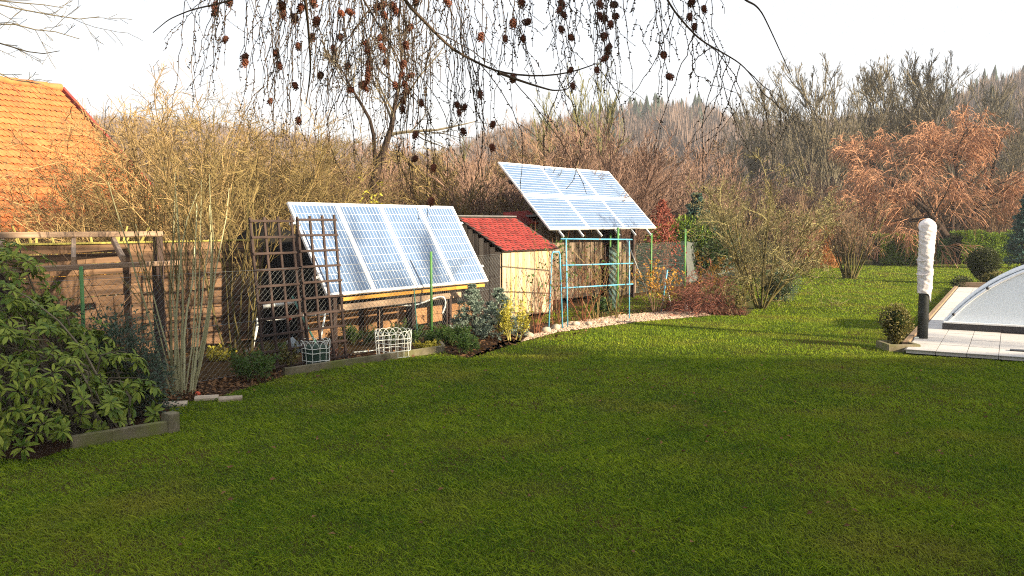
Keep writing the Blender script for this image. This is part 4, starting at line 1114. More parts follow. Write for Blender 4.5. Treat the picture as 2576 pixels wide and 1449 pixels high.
# hazel stems in front of the fence
pr_, top, _ = shrub_parts(2.9, 15, .30, .019, 3, 3, 2, .8, .38, .07, 'bk_lichen', 'bk_olive', .0042, base=.14, up1=.7, up2=.4, t0=.35)
lc, s_ = spot(460, 10.0, 330, top); tree_obj('hazel_shrub', 'tall pale multi stemmed bare shrub rising beside the rhododendron', 'shrub', gp(460, 992), pr_, sc_=s_)
pr_, top, _ = shrub_parts(2.6, 4, .3, .021, 3, 4, 2, .7, .42, .08, 'bk_moss', 'bk_olive', .0042, base=.12, up1=.6, up2=.4, t0=.3)
lc, s_ = spot(590, 12.6, 420, top); tree_obj('hazel_shrub', 'mossy bare sapling clump with few stems in front of the board fence', 'shrub', gp(590, 905), pr_, sc_=s_)
pr_, top, _ = shrub_parts(2.6, 5, .26, .018, 3, 4, 2, .7, .4, .08, 'bk_moss', 'bk_olive', .0042, base=.1, up1=.6, up2=.4, t0=.3)
lc, s_ = spot(632, 12.7, 450, top); tree_obj('hazel_shrub', 'slim bare shrub arching beside the left edge of the trellis', 'shrub', gp(628, 902), pr_, sc_=s_)
# arching dark canes across the rack
pr_, top, _ = shrub_parts(2.4, 5, .75, .012, 2, 2, 0, -.2, .4, .08, 'bk_dark', 'bk_brown', .0035, base=.05, t0=.4)
tree_obj('bramble_canes', 'thin dark bare canes leaning over the rhododendron towards the rack', 'shrub', gp(330, 960), pr_, sc_=.8)

# tangled fruit bushes behind the board fence
tb_protos = []
for k_ in range(3):
    pr_, top, _ = shrub_parts(3.6, 13, .8, .03, 8, 7, 5, .35, .65, .16, ('bk_tan', 'bk_olive', 'bk_tan')[k_], None, .0052, (.35, .7), (.3, .65), (.35, .7), .25, .1, .05)
    tb_protos.append((pr_, top))
def first(pt, name, label, cat, u, Y, vt, rz=0., w=1.0, group=None):
    lc, s_ = spot(u, Y, vt, pt[1]); return tree_obj(name, label, cat, lc, pt[0], group, rz, (s_ * w, s_ * w, s_))
TB = []
TB.append(first(tb_protos[0], 'tangled_bush', 'big tangled tan twigged bush rising behind the hazel and board fence', 'bush', 430, 17.5, 225, .4, 1.15))
TB.append(first(tb_protos[1], 'tangled_bush', 'olive twigged tangled bush between the tan bush and the near solar panels', 'bush', 640, 18.5, 250, 1.2, 1.0))
TB.append(first(tb_protos[2], 'tangled_bush', 'low tan bush in front of the orange roof at the picture edge', 'bush', 60, 16.5, 475, 2.2, 1.3))
def cp(root_pt, proto, u, Y, vt, rz, label, w=1.0, group=None):
    lc, s_ = spot(u, Y, vt, proto[1]); return place_copy(root_pt, lc, (s_ * w, s_ * w, s_), rz, label, group)
cp(TB[2], tb_protos[2], 230, 17.0, 490, 4.1, 'low tan bush in front of the lower right corner of the orange roof', 1.3)
cp(TB[0], tb_protos[0], 545, 21., 265, 2.9, 'tan bush farther back whose arching twigs reach the sky', 1.1)
cp(TB[1], tb_protos[1], 340, 19.5, 420, 5.0, 'olive bush beside the red verge of the orange roof', 1.0)
cp(TB[1], tb_protos[1], 760, 20.5, 330, 3.4, 'olive bush directly above the left corner of the near solar panels', 1.15)
cp(TB[0], tb_protos[0], 150, 19.0, 520, 1.1, 'dense tan bush in the middle below the orange roof', 1.5)
# cut pollard stems glowing yellow above the rack
S, Sr = stems(26, 1.0, .45, .03, 5, .3, .05, .5, .55); b = MB(); S[:, :, 0] *= 2.2; b.tubes(S, Sr, 5)
lc, s_ = spot(150, 13.6, 455, .95); tree_obj('cut_willow_stool', 'cut yellow green stems sticking up behind the timber rack', 'shrub', (lc[0], lc[1], .9), [('stems', b, mt['cut_stem'])], sc_=1.15)
mb = MB(); n = 900; P = np.stack([RNG.normal(size=n) * .45, RNG.normal(size=n) * .2, np.zeros(n)], -1); add_leaves(mb, P, rdir(n, 2.2), rdir(n), RNG.uniform(.4, .9, n), .016, 'flat')
lc, _ = spot(265, 15, 560, 1); tree_obj('dry_grass_clump', 'orange dry grass clump glowing behind the rack rafters', 'grass clump', (lc[0], lc[1], .85), [('blades', mb, mt['gold_leaf'])])

# dark leaning fruit tree with bare crown
trunk = np.array([at(938, 470, 23), at(950, 420, 23), at(968, 370, 23), at(985, 320, 23), at(992, 270, 23), at(1003, 215, 23.2), at(1015, 165, 23.4)])
base = np.array([trunk[0][0] - .15, 23, 0]); trunk = np.concatenate([[base], trunk])
l2 = np.array([at(945, 415, 23), at(942, 380, 23), at(940, 340, 22.8), at(930, 300, 22.6), at(905, 255, 22.4), at(880, 215, 22.3), at(868, 190, 22.2), at(850, 160, 22.2)])
def org(p): return p - base
b = MB(); P = np.stack([org(trunk), org(l2)]); Rr = np.stack([np.linspace(.14, .022, 8), np.linspace(.065, .015, 8)]); b.tubes(P, Rr, 8)
c_ = MB(); K1, R1 = kids(P, Rr, 9, .22, .45, .8, .35, .1, 7, .6, .45, 1.); c_.tubes(K1, np.maximum(R1, .012), 4); K2, R2 = kids(K1, R1, 5, .35, .7, .7, .2, .14, 5, .6, .15, 1.); c_.tubes(K2, np.maximum(R2, .009), 3); K3, R3 = kids(K2, R2, 4, .4, .8, .7, .1, .15, 4, .6, .15, 1.); c_.tubes(K3, np.maximum(R3, .006), 3)
K4, R4 = kids(K3, R3, 3, .3, .7, .7, .1, .15, 3, .6, .15, 1.); c_.tubes(K4, np.maximum(R4, .006), 3)
tree_obj('fruit_tree', 'bare fruit tree with a dark leaning trunk behind the near solar panels', 'tree', base, [('trunk', b, mt['bk_dark']), ('crown', c_, mt['bk_grey'])])

# thicket behind the panels
TH_ = []
specs = [('bk_brown', 3.2, 12, .5, .5), ('bk_pink', 3.6, 14, .42, .4), ('bk_olive', 3.2, 12, .55, .5), ('bk_brown', 3.6, 13, .38, .35)]
TG = 'bare shrubs of the brown thicket behind the solar panels'
TL = {0: 'brown bare shrub among the tangled thicket behind the solar panels', 1: 'pinkish bare shrub of upright twigs in the thicket behind the panels', 2: 'olive bare shrub among the thicket behind the solar panels', 3: 'dark brown upright bare shrub in the thicket behind the panels'}
spots_t = []
for u in range(660, 1280, 62): spots_t.append((u + RNG.uniform(-20, 20), RNG.uniform(22, 27), 395 + RNG.uniform(-35, 45)))
for u in range(640, 1300, 75): spots_t.append((u + RNG.uniform(-25, 25), RNG.uniform(29, 34), 365 + RNG.uniform(-25, 45)))
for u in range(1260, 1800, 55): spots_t.append((u + RNG.uniform(-20, 20), RNG.uniform(27, 33) + (9 if u > 1600 else 0), 345 + RNG.uniform(-40, 40) + max(0, u - 1640) * .5))
for u in range(1270, 1560, 55): spots_t.append((u + RNG.uniform(-20, 20), RNG.uniform(24, 27), 430 + RNG.uniform(-40, 40)))
for u in range(1300, 1640, 70): spots_t.append((u + RNG.uniform(-20, 20), RNG.uniform(36, 44), 310 + RNG.uniform(-25, 25)))
for i, (u, Y, vt) in enumerate(spots_t):
    k_ = int(RNG.choice(4, p=[.42, .22, .16, .2])) if u < 1250 else int(RNG.choice(4, p=[.3, .45, .0, .25]))
    while len(TH_) < 4:
        j = len(TH_); m_, hh, nn_, sp, an_ = specs[j]
        TH_.append((shrub_parts(hh, nn_, sp, .035, 7, 6, 4, .5, an_, .13, m_, None, .0075, (.35, .65), (.3, .6), (.35, .7), .3, .3, .25), None))
        pr_, top, _ = TH_[j][0]
        lc, s_ = spot(700 + j * 250, 30, 400, top); TH_[j] = (tree_obj('bare_shrub', TL[j], 'shrub', lc, pr_, TG, j, s_), top)
    lc, s_ = spot(u, Y, vt, TH_[k_][1]); place_copy(TH_[k_][0], lc, (s_ * RNG.uniform(.9, 1.25), s_ * RNG.uniform(.9, 1.25), s_), RNG.uniform(0, 6.28), ('brown', 'pinkish', 'olive', 'dark brown')[k_] + ' bare shrub in the ' + ('nearer row' if Y < 25.5 else 'front' if Y < 29.5 else 'middle' if Y < 33 else 'back') + ' of the thicket ' + ('above the left near panels' if u < 930 else 'above the right near panels' if u < 1150 else 'above the red shed roof' if u < 1290 else 'behind the far array' if u < 1570 else 'right of the far array'), TG)
# pale slim poles (young ash) behind the far array
pr_, top, _ = big_tree_parts(9, .35, 7, .11, 'bk_green', .35, 4, 4, 0, .7, .009, .03)
AP = None
for (u, Y, vt, lb) in ((1462, 33, 165, 'slim young tree with a yellow green trunk, left of the pair over the far array'), (1497, 33.5, 150, 'slim young tree with a thicker green trunk, right of the pair over the far array'), (1538, 35, 215, 'forked slim young tree behind the right half of the far array'), (1352, 34, 235, 'slim bare young tree above the left panel column of the far array'), (1385, 36, 225, 'thin pale sapling between two slim trees over the far array'), (1180, 31, 330, 'slim sapling above the red shed roof'), (820, 30, 335, 'slim pale sapling above the second near panel')):
    lc, s_ = spot(u, Y, vt, top)
    if AP is None: AP = tree_obj('young_tree', lb, 'tree', lc, pr_, 'young trees beyond the fence', .3, s_)
    else: place_copy(AP, lc, (s_ * .9, s_ * .9, s_), RNG.uniform(0, 6), lb, 'young trees beyond the fence')

# tall trees at the right
pt1 = big_tree_parts(14, .22, 12, .17, 'bk_grey', .55, 6, 4, 3, .6, .018, .05, 2, (.35, .6))
pt2 = big_tree_parts(14, .18, 9, .13, 'bk_grey', .5, 6, 4, 3, .6, .018, .11, 4, (.35, .6))
pt3 = big_tree_parts(14, .3, 16, .19, 'bk_grey', .6, 6, 4, 3, .6, .018, .04, 1, (.35, .6))
RT = [None] * 3
TGR = 'tall bare trees along the stream behind the garden'
tall = [(1885, 62, 235, 0, 'tall bare tree left of a gap beside the dark alders'), (1950, 64, 205, 2, 'tall bare tree with fan of fine twigs above the corkscrew shrub'), (2010, 60, 225, 1, 'bare many stemmed tree right of the corkscrew shrub'), (2062, 57, 190, 0, 'bare tree standing left of the grove summit'), (2108, 52, 158, 1, 'tallest bare multi stemmed tree directly above the bushy lilac clump'),
        (2165, 58, 165, 0, 'tall bare tree with a crow nest right of the lilac clump line'), (2228, 56, 160, 2, 'tall bare tree over the left half of the orange willow'), (2290, 60, 152, 0, 'tall bare tree straight above the wrapped shower column'), (2345, 57, 158, 1, 'tall bare tree above the orange willow summit'), (2405, 63, 172, 2, 'bare tree over the right half of the orange willow'), (2462, 66, 205, 0, 'bare tree nearest the conifer hilltop'), (2520, 68, 245, 1, 'lower bare tree at the picture edge above the spruce'),
        (1995, 75, 240, 0, None), (2140, 78, 185, 2, None), (2260, 80, 175, 0, None), (2370, 80, 175, 2, None), (2560, 75, 270, 2, None), (1905, 80, 262, 2, None), (2440, 82, 225, 1, None)]
for (u, Y, vt, k_, lb) in tall:
    pt = (pt1, pt2, pt3)[k_]; lc, s_ = spot(u, Y, vt, pt[1]); lb = lb or 'bare tree in the second row of the grove behind the willow'
    if RT[k_] is None: RT[k_] = tree_obj('bare_tree', lb, 'tree', lc, pt[0], TGR, k_, (s_ * .9, s_ * .9, s_))
    else: place_copy(RT[k_], lc, (s_ * .95, s_ * .95, s_), RNG.uniform(0, 6), lb, TGR)
for (x_, y_, h_, k_, lb) in ((11., .5, 11.3, 0, 'unseen bare tree nearest the lawn, added to soften the house shade edge'), (17., .8, 11.0, 1, 'unseen many stemmed bare tree over the house roof, added to dapple its shade'), (23.5, .6, 11.4, 2, 'unseen broad bare tree at the far house end, added to dapple its shade'), (28., 1.2, 11., 0, 'unseen bare tree beyond the far gable, added to break up the shade edge')):
    place_copy(RT[k_], (x_, y_, 0), h_ / (pt1, pt2, pt3)[k_][1] * .9, k_ * 1.7, lb, 'unseen trees added to soften the house shade')  # out-of-view trees added to break up the straight edge of the house shade
# alders with a straight dark leader and level limbs
S, Sr = stems(1, 14, .02, .2, 12, .3, .012, .01, .1); tk = MB(); tk.tubes(S, Sr, 6); cr = MB()
K1, R1 = kids(S, Sr, 46, .18, .3, 1.25, .25, .06, 6, .35, .2, .98, lt=.72, angv=.12); tk.tubes(K1, np.maximum(R1, .02), 3)
K2, R2 = kids(K1, R1, 8, .3, .55, .7, .2, .12, 4, .6, .15, 1.); cr.tubes(K2, np.maximum(R2, .014), 3); K3, R3 = kids(K2, R2, 5, .4, .7, .7, .1, .15, 3, .6, .2, 1.); cr.tubes(K3, np.maximum(R3, .011), 3)
al_parts = [('trunk', tk, mt['bk_dark']), ('crown', cr, mt['bk_brown'])]; al_top = 14.
AL = None
for (u, Y, vt, lb) in ((1802, 58, 222, 'dark alder with a straight black trunk and level limbs, tallest of its group'), (1757, 62, 268, 'dark alder just left of the tallest alder'), (1702, 66, 285, 'dark alder behind the pinkish shrubs at the left of its group'), (1842, 70, 275, 'smaller dark alder right of the tallest alder'), (1660, 68, 300, 'dark alder farthest left above the far array corner')):
    lc, s_ = spot(u, Y, vt, al_top)
    if AL is None: AL = tree_obj('alder_tree', lb, 'tree', lc, al_parts, 'dark alders', 0, s_)
    else: place_copy(AL, lc, s_, RNG.uniform(0, 6), lb, 'dark alders')
# brown undergrowth behind the hedge
for i in range(34):
    u = 1760 + i * 27 + RNG.uniform(-12, 12); Y = RNG.uniform(46, 56); k_ = int(RNG.choice([0, 3, 0, 3, 1]))
    lc, s_ = spot(u, Y, 470 + RNG.uniform(-50, 50), TH_[k_][1]); place_copy(TH_[k_][0], lc, (s_ * 1.2, s_ * 1.2, s_), RNG.uniform(0, 6), ('brown', 'pinkish', 'olive', 'dark brown')[k_] + ' bare shrub in the undergrowth ' + ('behind the crooked olive shrub' if u < 2060 else 'behind the lilac clump' if u < 2220 else 'behind the left hedge' if u < 2350 else 'below the orange willow' if u < 2500 else 'beside the right edge spruce'), 'undergrowth shrubs behind the hedge')
# orange weeping willow
wb = at(2400, 560, 43.5); wb[2] = 0
def wp(u, v, Y=43.5): return at(u, v, Y) - wb
limbs = [[(2398, 668), (2393, 620), (2378, 585), (2350, 545), (2330, 515), (2290, 480), (2250, 420)], [(2385, 600), (2370, 560), (2310, 545), (2250, 550), (2220, 545), (2195, 500), (2185, 440)], [(2390, 610), (2395, 560), (2400, 500), (2410, 430), (2400, 380), (2420, 330), (2440, 300)],
         [(2388, 600), (2410, 560), (2450, 530), (2480, 480), (2500, 420), (2510, 370), (2500, 330)], [(2370, 575), (2340, 530), (2300, 470), (2320, 400), (2360, 360), (2370, 330), (2380, 310)], [(2350, 550), (2300, 500), (2230, 440), (2200, 400), (2180, 380), (2170, 372), (2160, 375)]]
P = []
for i, l in enumerate(limbs): P.append([wp(u, v, 43.5 + (i - 2.5) * .25 * j) for j, (u, v) in enumerate(l)])
P = np.array(P); Rr = np.stack([np.linspace(.26 if i == 0 else .14, .03, 7) for i in range(len(P))]); tk = MB(); tk.tubes(P, Rr, 7)
cr = MB(); K1, R1 = kids(P, Rr, 13, .25, .5, .9, .35, .1, 6, .5, .35, 1.); tk.tubes(K1, np.maximum(R1, .02), 4)
K2, R2 = kids(K1, R1, 9, .35, .7, .8, -.5, .12, 6, .5, .2, 1.); cr.tubes(K2, np.maximum(R2, .014), 3)
K3, R3 = kids(K2, R2, 13, .5, 1.1, .8, -1.5, .14, 6, .6, .1, 1.); cr.tubes(K3, np.maximum(R3, .010), 3)
tree_obj('willow_tree', 'orange twigged weeping willow with a dark leaning trunk behind the hedge', 'tree', wb, [('trunk', tk, mt['bk_dark']), ('crown', cr, mt['bk_willow'])], sc_=(.98, .98, .93))

# corkscrew shrub, lilac clump
pr_, top, ends = shrub_parts(3.4, 13, .72, .036, 9, 7, 6, .35, .7, .3, 'bk_moss', 'bk_crook', .0065, (.3, .6), (.3, .6), (.3, .7), .12, .25, .2, t0=.15)
bd = MB(); e = ends[:, -1]; e = e[RNG.random(len(e)) < .9]; add_leaves(bd, e, rdir(len(e), .4), rdir(len(e)), RNG.uniform(.02, .045, len(e)), .022, 'flat')
lc, s_ = spot(1920, 20.3, 420, top); tree_obj('corkscrew_shrub', 'large olive bare shrub with short crooked stems on the lawn right of the gravel', 'shrub', (lc[0], lc[1], 0), pr_ + [('buds', bd, mt['bud'])], rz=.8, sc_=(s_ * .95, s_ * .95, s_))
pr_, top, ends = shrub_parts(4.2, 26, .5, .05, 7, 5, 3, .5, .5, .14, 'bk_moss', 'bk_brown', .008, (.25, .5), (.3, .6), (.3, .6), .4, .4, .3, t0=.3)
bd = MB(); e = ends[:, -1]; add_leaves(bd, e, rdir(len(e), .4), rdir(len(e)), RNG.uniform(.03, .06, len(e)), .03, 'flat')
lc, s_ = spot(2145, 31.3, 505, top); LIL = tree_obj('lilac_clump', 'broad many stemmed bare clump standing on the lawn left of the wrapped shower', 'shrub', (lc[0], lc[1], 0), pr_ + [('buds', bd, mt['grey_leaf'])], sc_=(s_ * 1.05, s_ * 1.05, s_))
# tall bare multi-stem in same line
# second thin shrubs around corkscrew
pr2, top2, ends2 = shrub_parts(3.2, 10, .5, .03, 7, 6, 3, .6, .45, .14, 'bk_brown', None, .007, (.3, .6), (.3, .6), (.3, .6), .2, .4, .3)
lc, s_ = spot(1838, 33, 455, top2); SH2 = tree_obj('bare_shrub', 'brownish fan shaped bare shrub left behind the crooked olive shrub', 'shrub', lc, pr2, sc_=s_)
lc, s_ = spot(2030, 36, 480, top2); place_copy(SH2, lc, s_, 2.2, 'bare brownish shrub behind the rust red round shrub')
lc, s_ = spot(1985, 34, 500, top2); place_copy(SH2, lc, s_, 4.2, 'bare brownish shrub right behind the crooked olive shrub')
# conifers
def conifer_parts(h, w, layers, per, mat, tmat='bk_dark', needle=.07, nw=.02, dens=26, droop=-.15, tip=.0, upk=.25):
    tk = MB(); tk.tubes(np.array([[(0, 0, 0), (0, 0, h * .5), (0, 0, h)]]), np.array([[h * .018, h * .012, .004]]), 6)
    P = []; 
    for l in range(layers):
        f = (l + .3) / layers; z = h * (.06 + .9 * f); L = w * (1 - f) ** .85 + .05 * h * .4
        for q in range(per):
            az = RNG.uniform(0, 6.283); LL = L * RNG.uniform(.7, 1.1)
            d = np.array([math.cos(az), math.sin(az), 0]); P.append([(0, 0, z) + d * LL * x + UP * LL * (droop * x + upk * x * x) for x in (0, .35, .7, 1.)])
    P = np.array(P); Rr = np.tile(np.array([.012, .009, .006, .003]) * h * .3, (len(P), 1)); tk.tubes(P, Rr, 3)
    K, Rk = kids(P, Rr, 6, .25, .5, .75, 0, .06, 3, .6, .2, .95); tk.tubes(K, Rk, 3)
    cr = MB()
    allp = [(P, dens), (K, dens // 2)]
    for PP_, dn_ in allp:
        B_, m_, _ = PP_.shape; pi = np.repeat(np.arange(B_), dn_); t = RNG.uniform(.08, 1., len(pi)) * (m_ - 1); i = np.minimum(t.astype(int), m_ - 2); w_ = (t - i)[:, None]
        p = PP_[pi, i] * (1 - w_) + PP_[pi, i + 1] * w_; T_ = unit(PP_[pi, i + 1] - PP_[pi, i]); q = unit(np.cross(T_, RNG.normal(size=(len(pi), 3)))); d = unit(T_ * .8 + q * .9 + UP * .25)
        add_leaves(cr, p, d, rdir(len(pi)), needle * RNG.uniform(.7, 1.2, len(pi)), nw, 'flat')
    return [('trunk', tk, mt[tmat]), ('crown', cr, mt[mat])]
tree_obj('young_fir', 'silvery young fir in front of the wire fence, left of the pair', 'fir', gp(1188, 852), conifer_parts(1.05, .42, 9, 7, 'fir', needle=.05, nw=.014, dens=34), sc_=1.0)
tree_obj('young_fir', 'darker bushier young fir in front of the shed, right of the pair', 'fir', gp(1255, 850), conifer_parts(1.0, .5, 10, 8, 'fir', needle=.05, nw=.014, dens=30), sc_=.95)
lc, s_ = spot(1752, 31, 475, 4.); tree_obj('blue_spruce', 'blue green spruce tree behind the far wire fence', 'spruce', lc, conifer_parts(4., 1.25, 14, 9, 'blue_spruce', needle=.16, nw=.06, dens=22), sc_=s_)
lc, s_ = spot(2588, 38, 470, 6.); tree_obj('blue_spruce', 'dark blue green spruce at the right edge beside the hedge', 'spruce', lc, conifer_parts(6., 1.75, 18, 10, 'blue_spruce', needle=.2, nw=.075, dens=22), sc_=s_)
# leafy masses
def leaf_ball(n, rad, L, Wd, squash=(1, 1, 1), shell=.7, lump=.12, ctr=(0, 0, 0), upb=.3):
    d = rdir(n); k = RNG.normal(size=(5, 3)) * 2.2
    lu = 1 + lump * sum(np.sin(d @ k[i] * 1.6 + i) for i in range(5)) / 2.2
    r = rad * lu * RNG.uniform(shell, 1.02, n)
    P = d * r[:, None] * np.array(squash) + np.array(ctr)
    dd = unit(d + RNG.normal(size=(n, 3)) * .7 + UP * upb)
    return P, dd, unit(d + RNG.normal(size=(n, 3)) * .6), RNG.uniform(.7, 1.3, n) * L, Wd
def ball_obj(name, label, cat, loc, n, rad, L, Wd, mat, squash=(1, 1, 1), zc=None, core=True, stem=True, lump=.12, group=None, upb=.3, shell=.7, taper=0.):
    zc = rad * squash[2] if zc is None else zc
    lbv = list(leaf_ball(n, rad, L, Wd, squash, shell, lump, (0, 0, zc), upb))
    def tp_(Q_):
        Q_ = np.array(Q_); k_ = 1 - taper * np.clip(1 - Q_[:, 2] / (zc * 1.15), 0, 1); Q_[:, 0] *= k_; Q_[:, 1] *= k_; return Q_
    lbv[0] = tp_(lbv[0]); mb = MB(); add_leaves(mb, *lbv, 'blade')
    pts = [('crown', mb, mt[mat])]
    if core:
        c_ = MB(); Vs, Qs = sphere_arrays((0, 0, zc), rad * .74, 12, 8, squash); Vs = tp_(Vs); c_.add(Vs, Qs); pts.append(('shade_core', c_, mt['dark_core']))  # closed dark core that paints the shaded inside of the bush
    if stem:
        s_ = MB(); S, Sr = stems(6, max(zc, .2), .5, rad * .05, 4, .2, .05, rad * .15); s_.tubes(S, Sr, 5); pts.append(('trunk', s_, mt['bk_moss']))
    return tree_obj(name, label, cat, loc, pts, group)
pb = gp(2472, 716); ball_obj('clipped_yew', 'dark egg shaped clipped yew beside the far end of the pool', 'topiary', pb, 5200, .5, .075, .03, 'box', (1, 1, 1.08), .68, lump=.05, taper=.5)
pb = gp(2253, 876); ball_obj('potted_box_bush', 'small top shaped box bush in the planter kerb beside the shower', 'bush', pb, 1500, .26, .05, .024, 'box_yellow', (1, 1, 1.3), .38, lump=.16, taper=.75)
pb = gp(2420, 728); ball_obj('low_shrub', 'low dark shrub at the far left corner of the pool paving', 'shrub', pb, 700, .24, .07, .03, 'box', (1.2, 1, .8), lump=.2)
pb = gp(2500, 722); ball_obj('low_shrub', 'low brownish shrub right of the clipped yew by the pool arch', 'shrub', pb, 800, .35, .07, .03, 'box_yellow', (1.3, 1, .7), lump=.2)
pb = gp(1955, 758); ball_obj('low_shrub', 'dark grey green rounded shrub at the right foot of the crooked olive shrub', 'shrub', (pb[0], pb[1], 0), 2600, .5, .05, .022, 'grey_leaf', (1.05, 1, .85), lump=.18)
lc, s_ = spot(1666, 27, 505, 2.6); mb = MB(); n = 1500
f = RNG.random(n) ** .8; az = RNG.uniform(0, 6.28, n); rr_ = (.75 * (1 - f) ** .6 * np.sqrt(RNG.random(n))) * (1 + .45 * np.sin(f * 17 + az * 2) * np.sin(az * 3)); P = np.stack([np.cos(az) * rr_, np.sin(az) * rr_, .3 + f * 2.3], -1); add_leaves(mb, P, rdir(n), rdir(n), RNG.uniform(.06, .12, n), .05, 'blade')
tk = MB(); S, Sr = stems(5, 2.3, .25, .025, 6, .5, .06, .1); tk.tubes(S, Sr, 5); K1, R1 = kids(S, Sr, 7, .2, .45, .5, .4, .1, 4, .6, .2, .95); tk.tubes(K1, R1, 3)
tree_obj('red_leaf_tree', 'small red leaved tree beside the lower right corner of the far array', 'tree', lc, [('trunk', tk, mt['bk_red']), ('crown', mb, mt['red_leaf'])], sc_=s_)
lc, s_ = spot(1712, 29.5, 545, 1.7); ball_obj('dark_juniper', 'dark green conifer bush between the red leaved tree and blue spruce', 'bush', lc, 4200, 1.15, .14, .05, 'thuja', (1, 1, .85), 1.15, lump=.25)
lc, s_ = spot(1770, 29.5, 560, 1.7); ball_obj('dark_juniper', 'dark green spreading conifer bush below the blue spruce', 'bush', lc, 4200, 1.1, .14, .05, 'dark_green', (1.1, 1, .8), 1.05, lump=.25)
# hourglass tied orange grass and round rust shrub
lc, s_ = spot(2076, 38.8, 560, 1); n = 2600; f = RNG.random(n); az = RNG.uniform(0, 6.28, n)
wv = .36 + .22 * np.cos((f - .08) * 6.5); rr_ = wv * np.sqrt(RNG.uniform(.4, 1, n)) * 1.25; P = np.stack([np.cos(az) * rr_, np.sin(az) * rr_, f * 1.75], -1); mb = MB(); add_leaves(mb, P, rdir(n, 1.3), rdir(n), RNG.uniform(.12, .3, n), .03, 'flat')
tk = MB(); S, Sr = stems(14, 1.7, .2, .02, 5, .3, .03, .25); tk.tubes(S, Sr, 4)
tree_obj('tied_ornamental_grass', 'orange ornamental grass tied into an hourglass shape by the far hedge', 'grass clump', (lc[0], lc[1], 0), [('stalks', tk, mt['rust_leaf']), ('blades', mb, mt['rust_leaf'])])
lc, s_ = spot(2025, 37.5, 560, 1); ball_obj('rust_shrub', 'rust red round shrub left of the tied orange grass', 'shrub', (lc[0], lc[1], 0), 1500, .62, .1, .045, 'red_leaf', (1, 1, 1.05), 1.15, core=False, lump=.25, shell=.3)
# red-brown spirea mound with gold leaved neighbour
pb = gp(1760, 788); S, Sr = stems(70, 1.25, 1.0, .008, 8, -.7, .1, .3); S[:, :, 2] = np.maximum(S[:, :, 2], .02); tk = MB(); tk.tubes(S, Sr, 3); K1, R1 = kids(S, Sr, 8, .25, .5, .6, -.7, .2, 5, .7, .3, 1.); K1[:, :, 2] = np.maximum(K1[:, :, 2], .02); cr = MB(); cr.tubes(K1, np.maximum(R1, .005), 3)
K2, R2 = kids(K1, R1, 3, .3, .6, .7, -.6, .2, 4, .7, .2, 1.); K2[:, :, 2] = np.maximum(K2[:, :, 2], .02); cr.tubes(K2, np.maximum(R2, .004), 3)
lf = MB(); e = np.concatenate([K1[:, -1], K1[:, 3], K2[:, -1], K2[:, 2]]); add_leaves(lf, e, rdir(len(e), -.6), rdir(len(e)), RNG.uniform(.025, .05, len(e)), .018, 'flat')
tree_obj('drooping_shrub', 'red brown drooping shrub mound at the right end of the gravel strip', 'shrub', pb, [('stems', tk, mt['bk_rust']), ('crown', cr, mt['bk_rust']), ('leaves', lf, mt['brown_leaf'])], sc_=(.78, .78, .86))
def leafy(name, label, cat, loc, n_st, h, spread, mat, bmat, nl, L, Wd, base=.15, tpl='blade', kn=5, r0=.008):
    S, Sr = stems(n_st, h, spread, r0, 6, .4, .07, base); tk = MB(); tk.tubes(S, Sr, 4); K1, R1 = kids(S, Sr, kn, .25, .5, .6, .3, .12, 4, .7, .25, 1.); tk.tubes(K1, np.maximum(R1, .003), 3)
    lf = MB(); A_ = np.concatenate([S[:, 2:].reshape(-1, 3), K1[:, 1:].reshape(-1, 3)]); e = A_[RNG.integers(0, len(A_), nl)] + RNG.normal(size=(nl, 3)) * .02
    add_leaves(lf, e, rdir(nl, .2), rdir(nl, .8), RNG.uniform(.7, 1.3, nl) * L, Wd, tpl)
    return tree_obj(name, label, cat, loc, [('stems', tk, mt[bmat]), ('leaves', lf, mt[mat])])
leafy('gold_leaf_shrub', 'gold leaved upright shrub behind the red brown mound', 'shrub', gp(1795, 775), 8, 1.25, .28, 'gold_leaf', 'bk_brown', 520, .055, .04, .15)
leafy('gold_leaf_shrub', 'low yellow brown leaved shrub at the right foot of the red brown mound', 'shrub', gp(1850, 792), 10, .75, .6, 'box_yellow', 'bk_brown', 800, .05, .04, .2)
leafy('yellow_shrub', 'bright yellow leaved shrub right of the two young firs', 'shrub', gp(1290, 858), 12, .6, .4, 'yellow_leaf', 'cut_stem', 800, .05, .032, .12)
leafy('yellow_shrub', 'low yellow green tuft at the lawn edge below the firs', 'shrub', gp(1180, 890), 9, .3, .8, 'herb', 'bk_green', 500, .07, .025, .07)
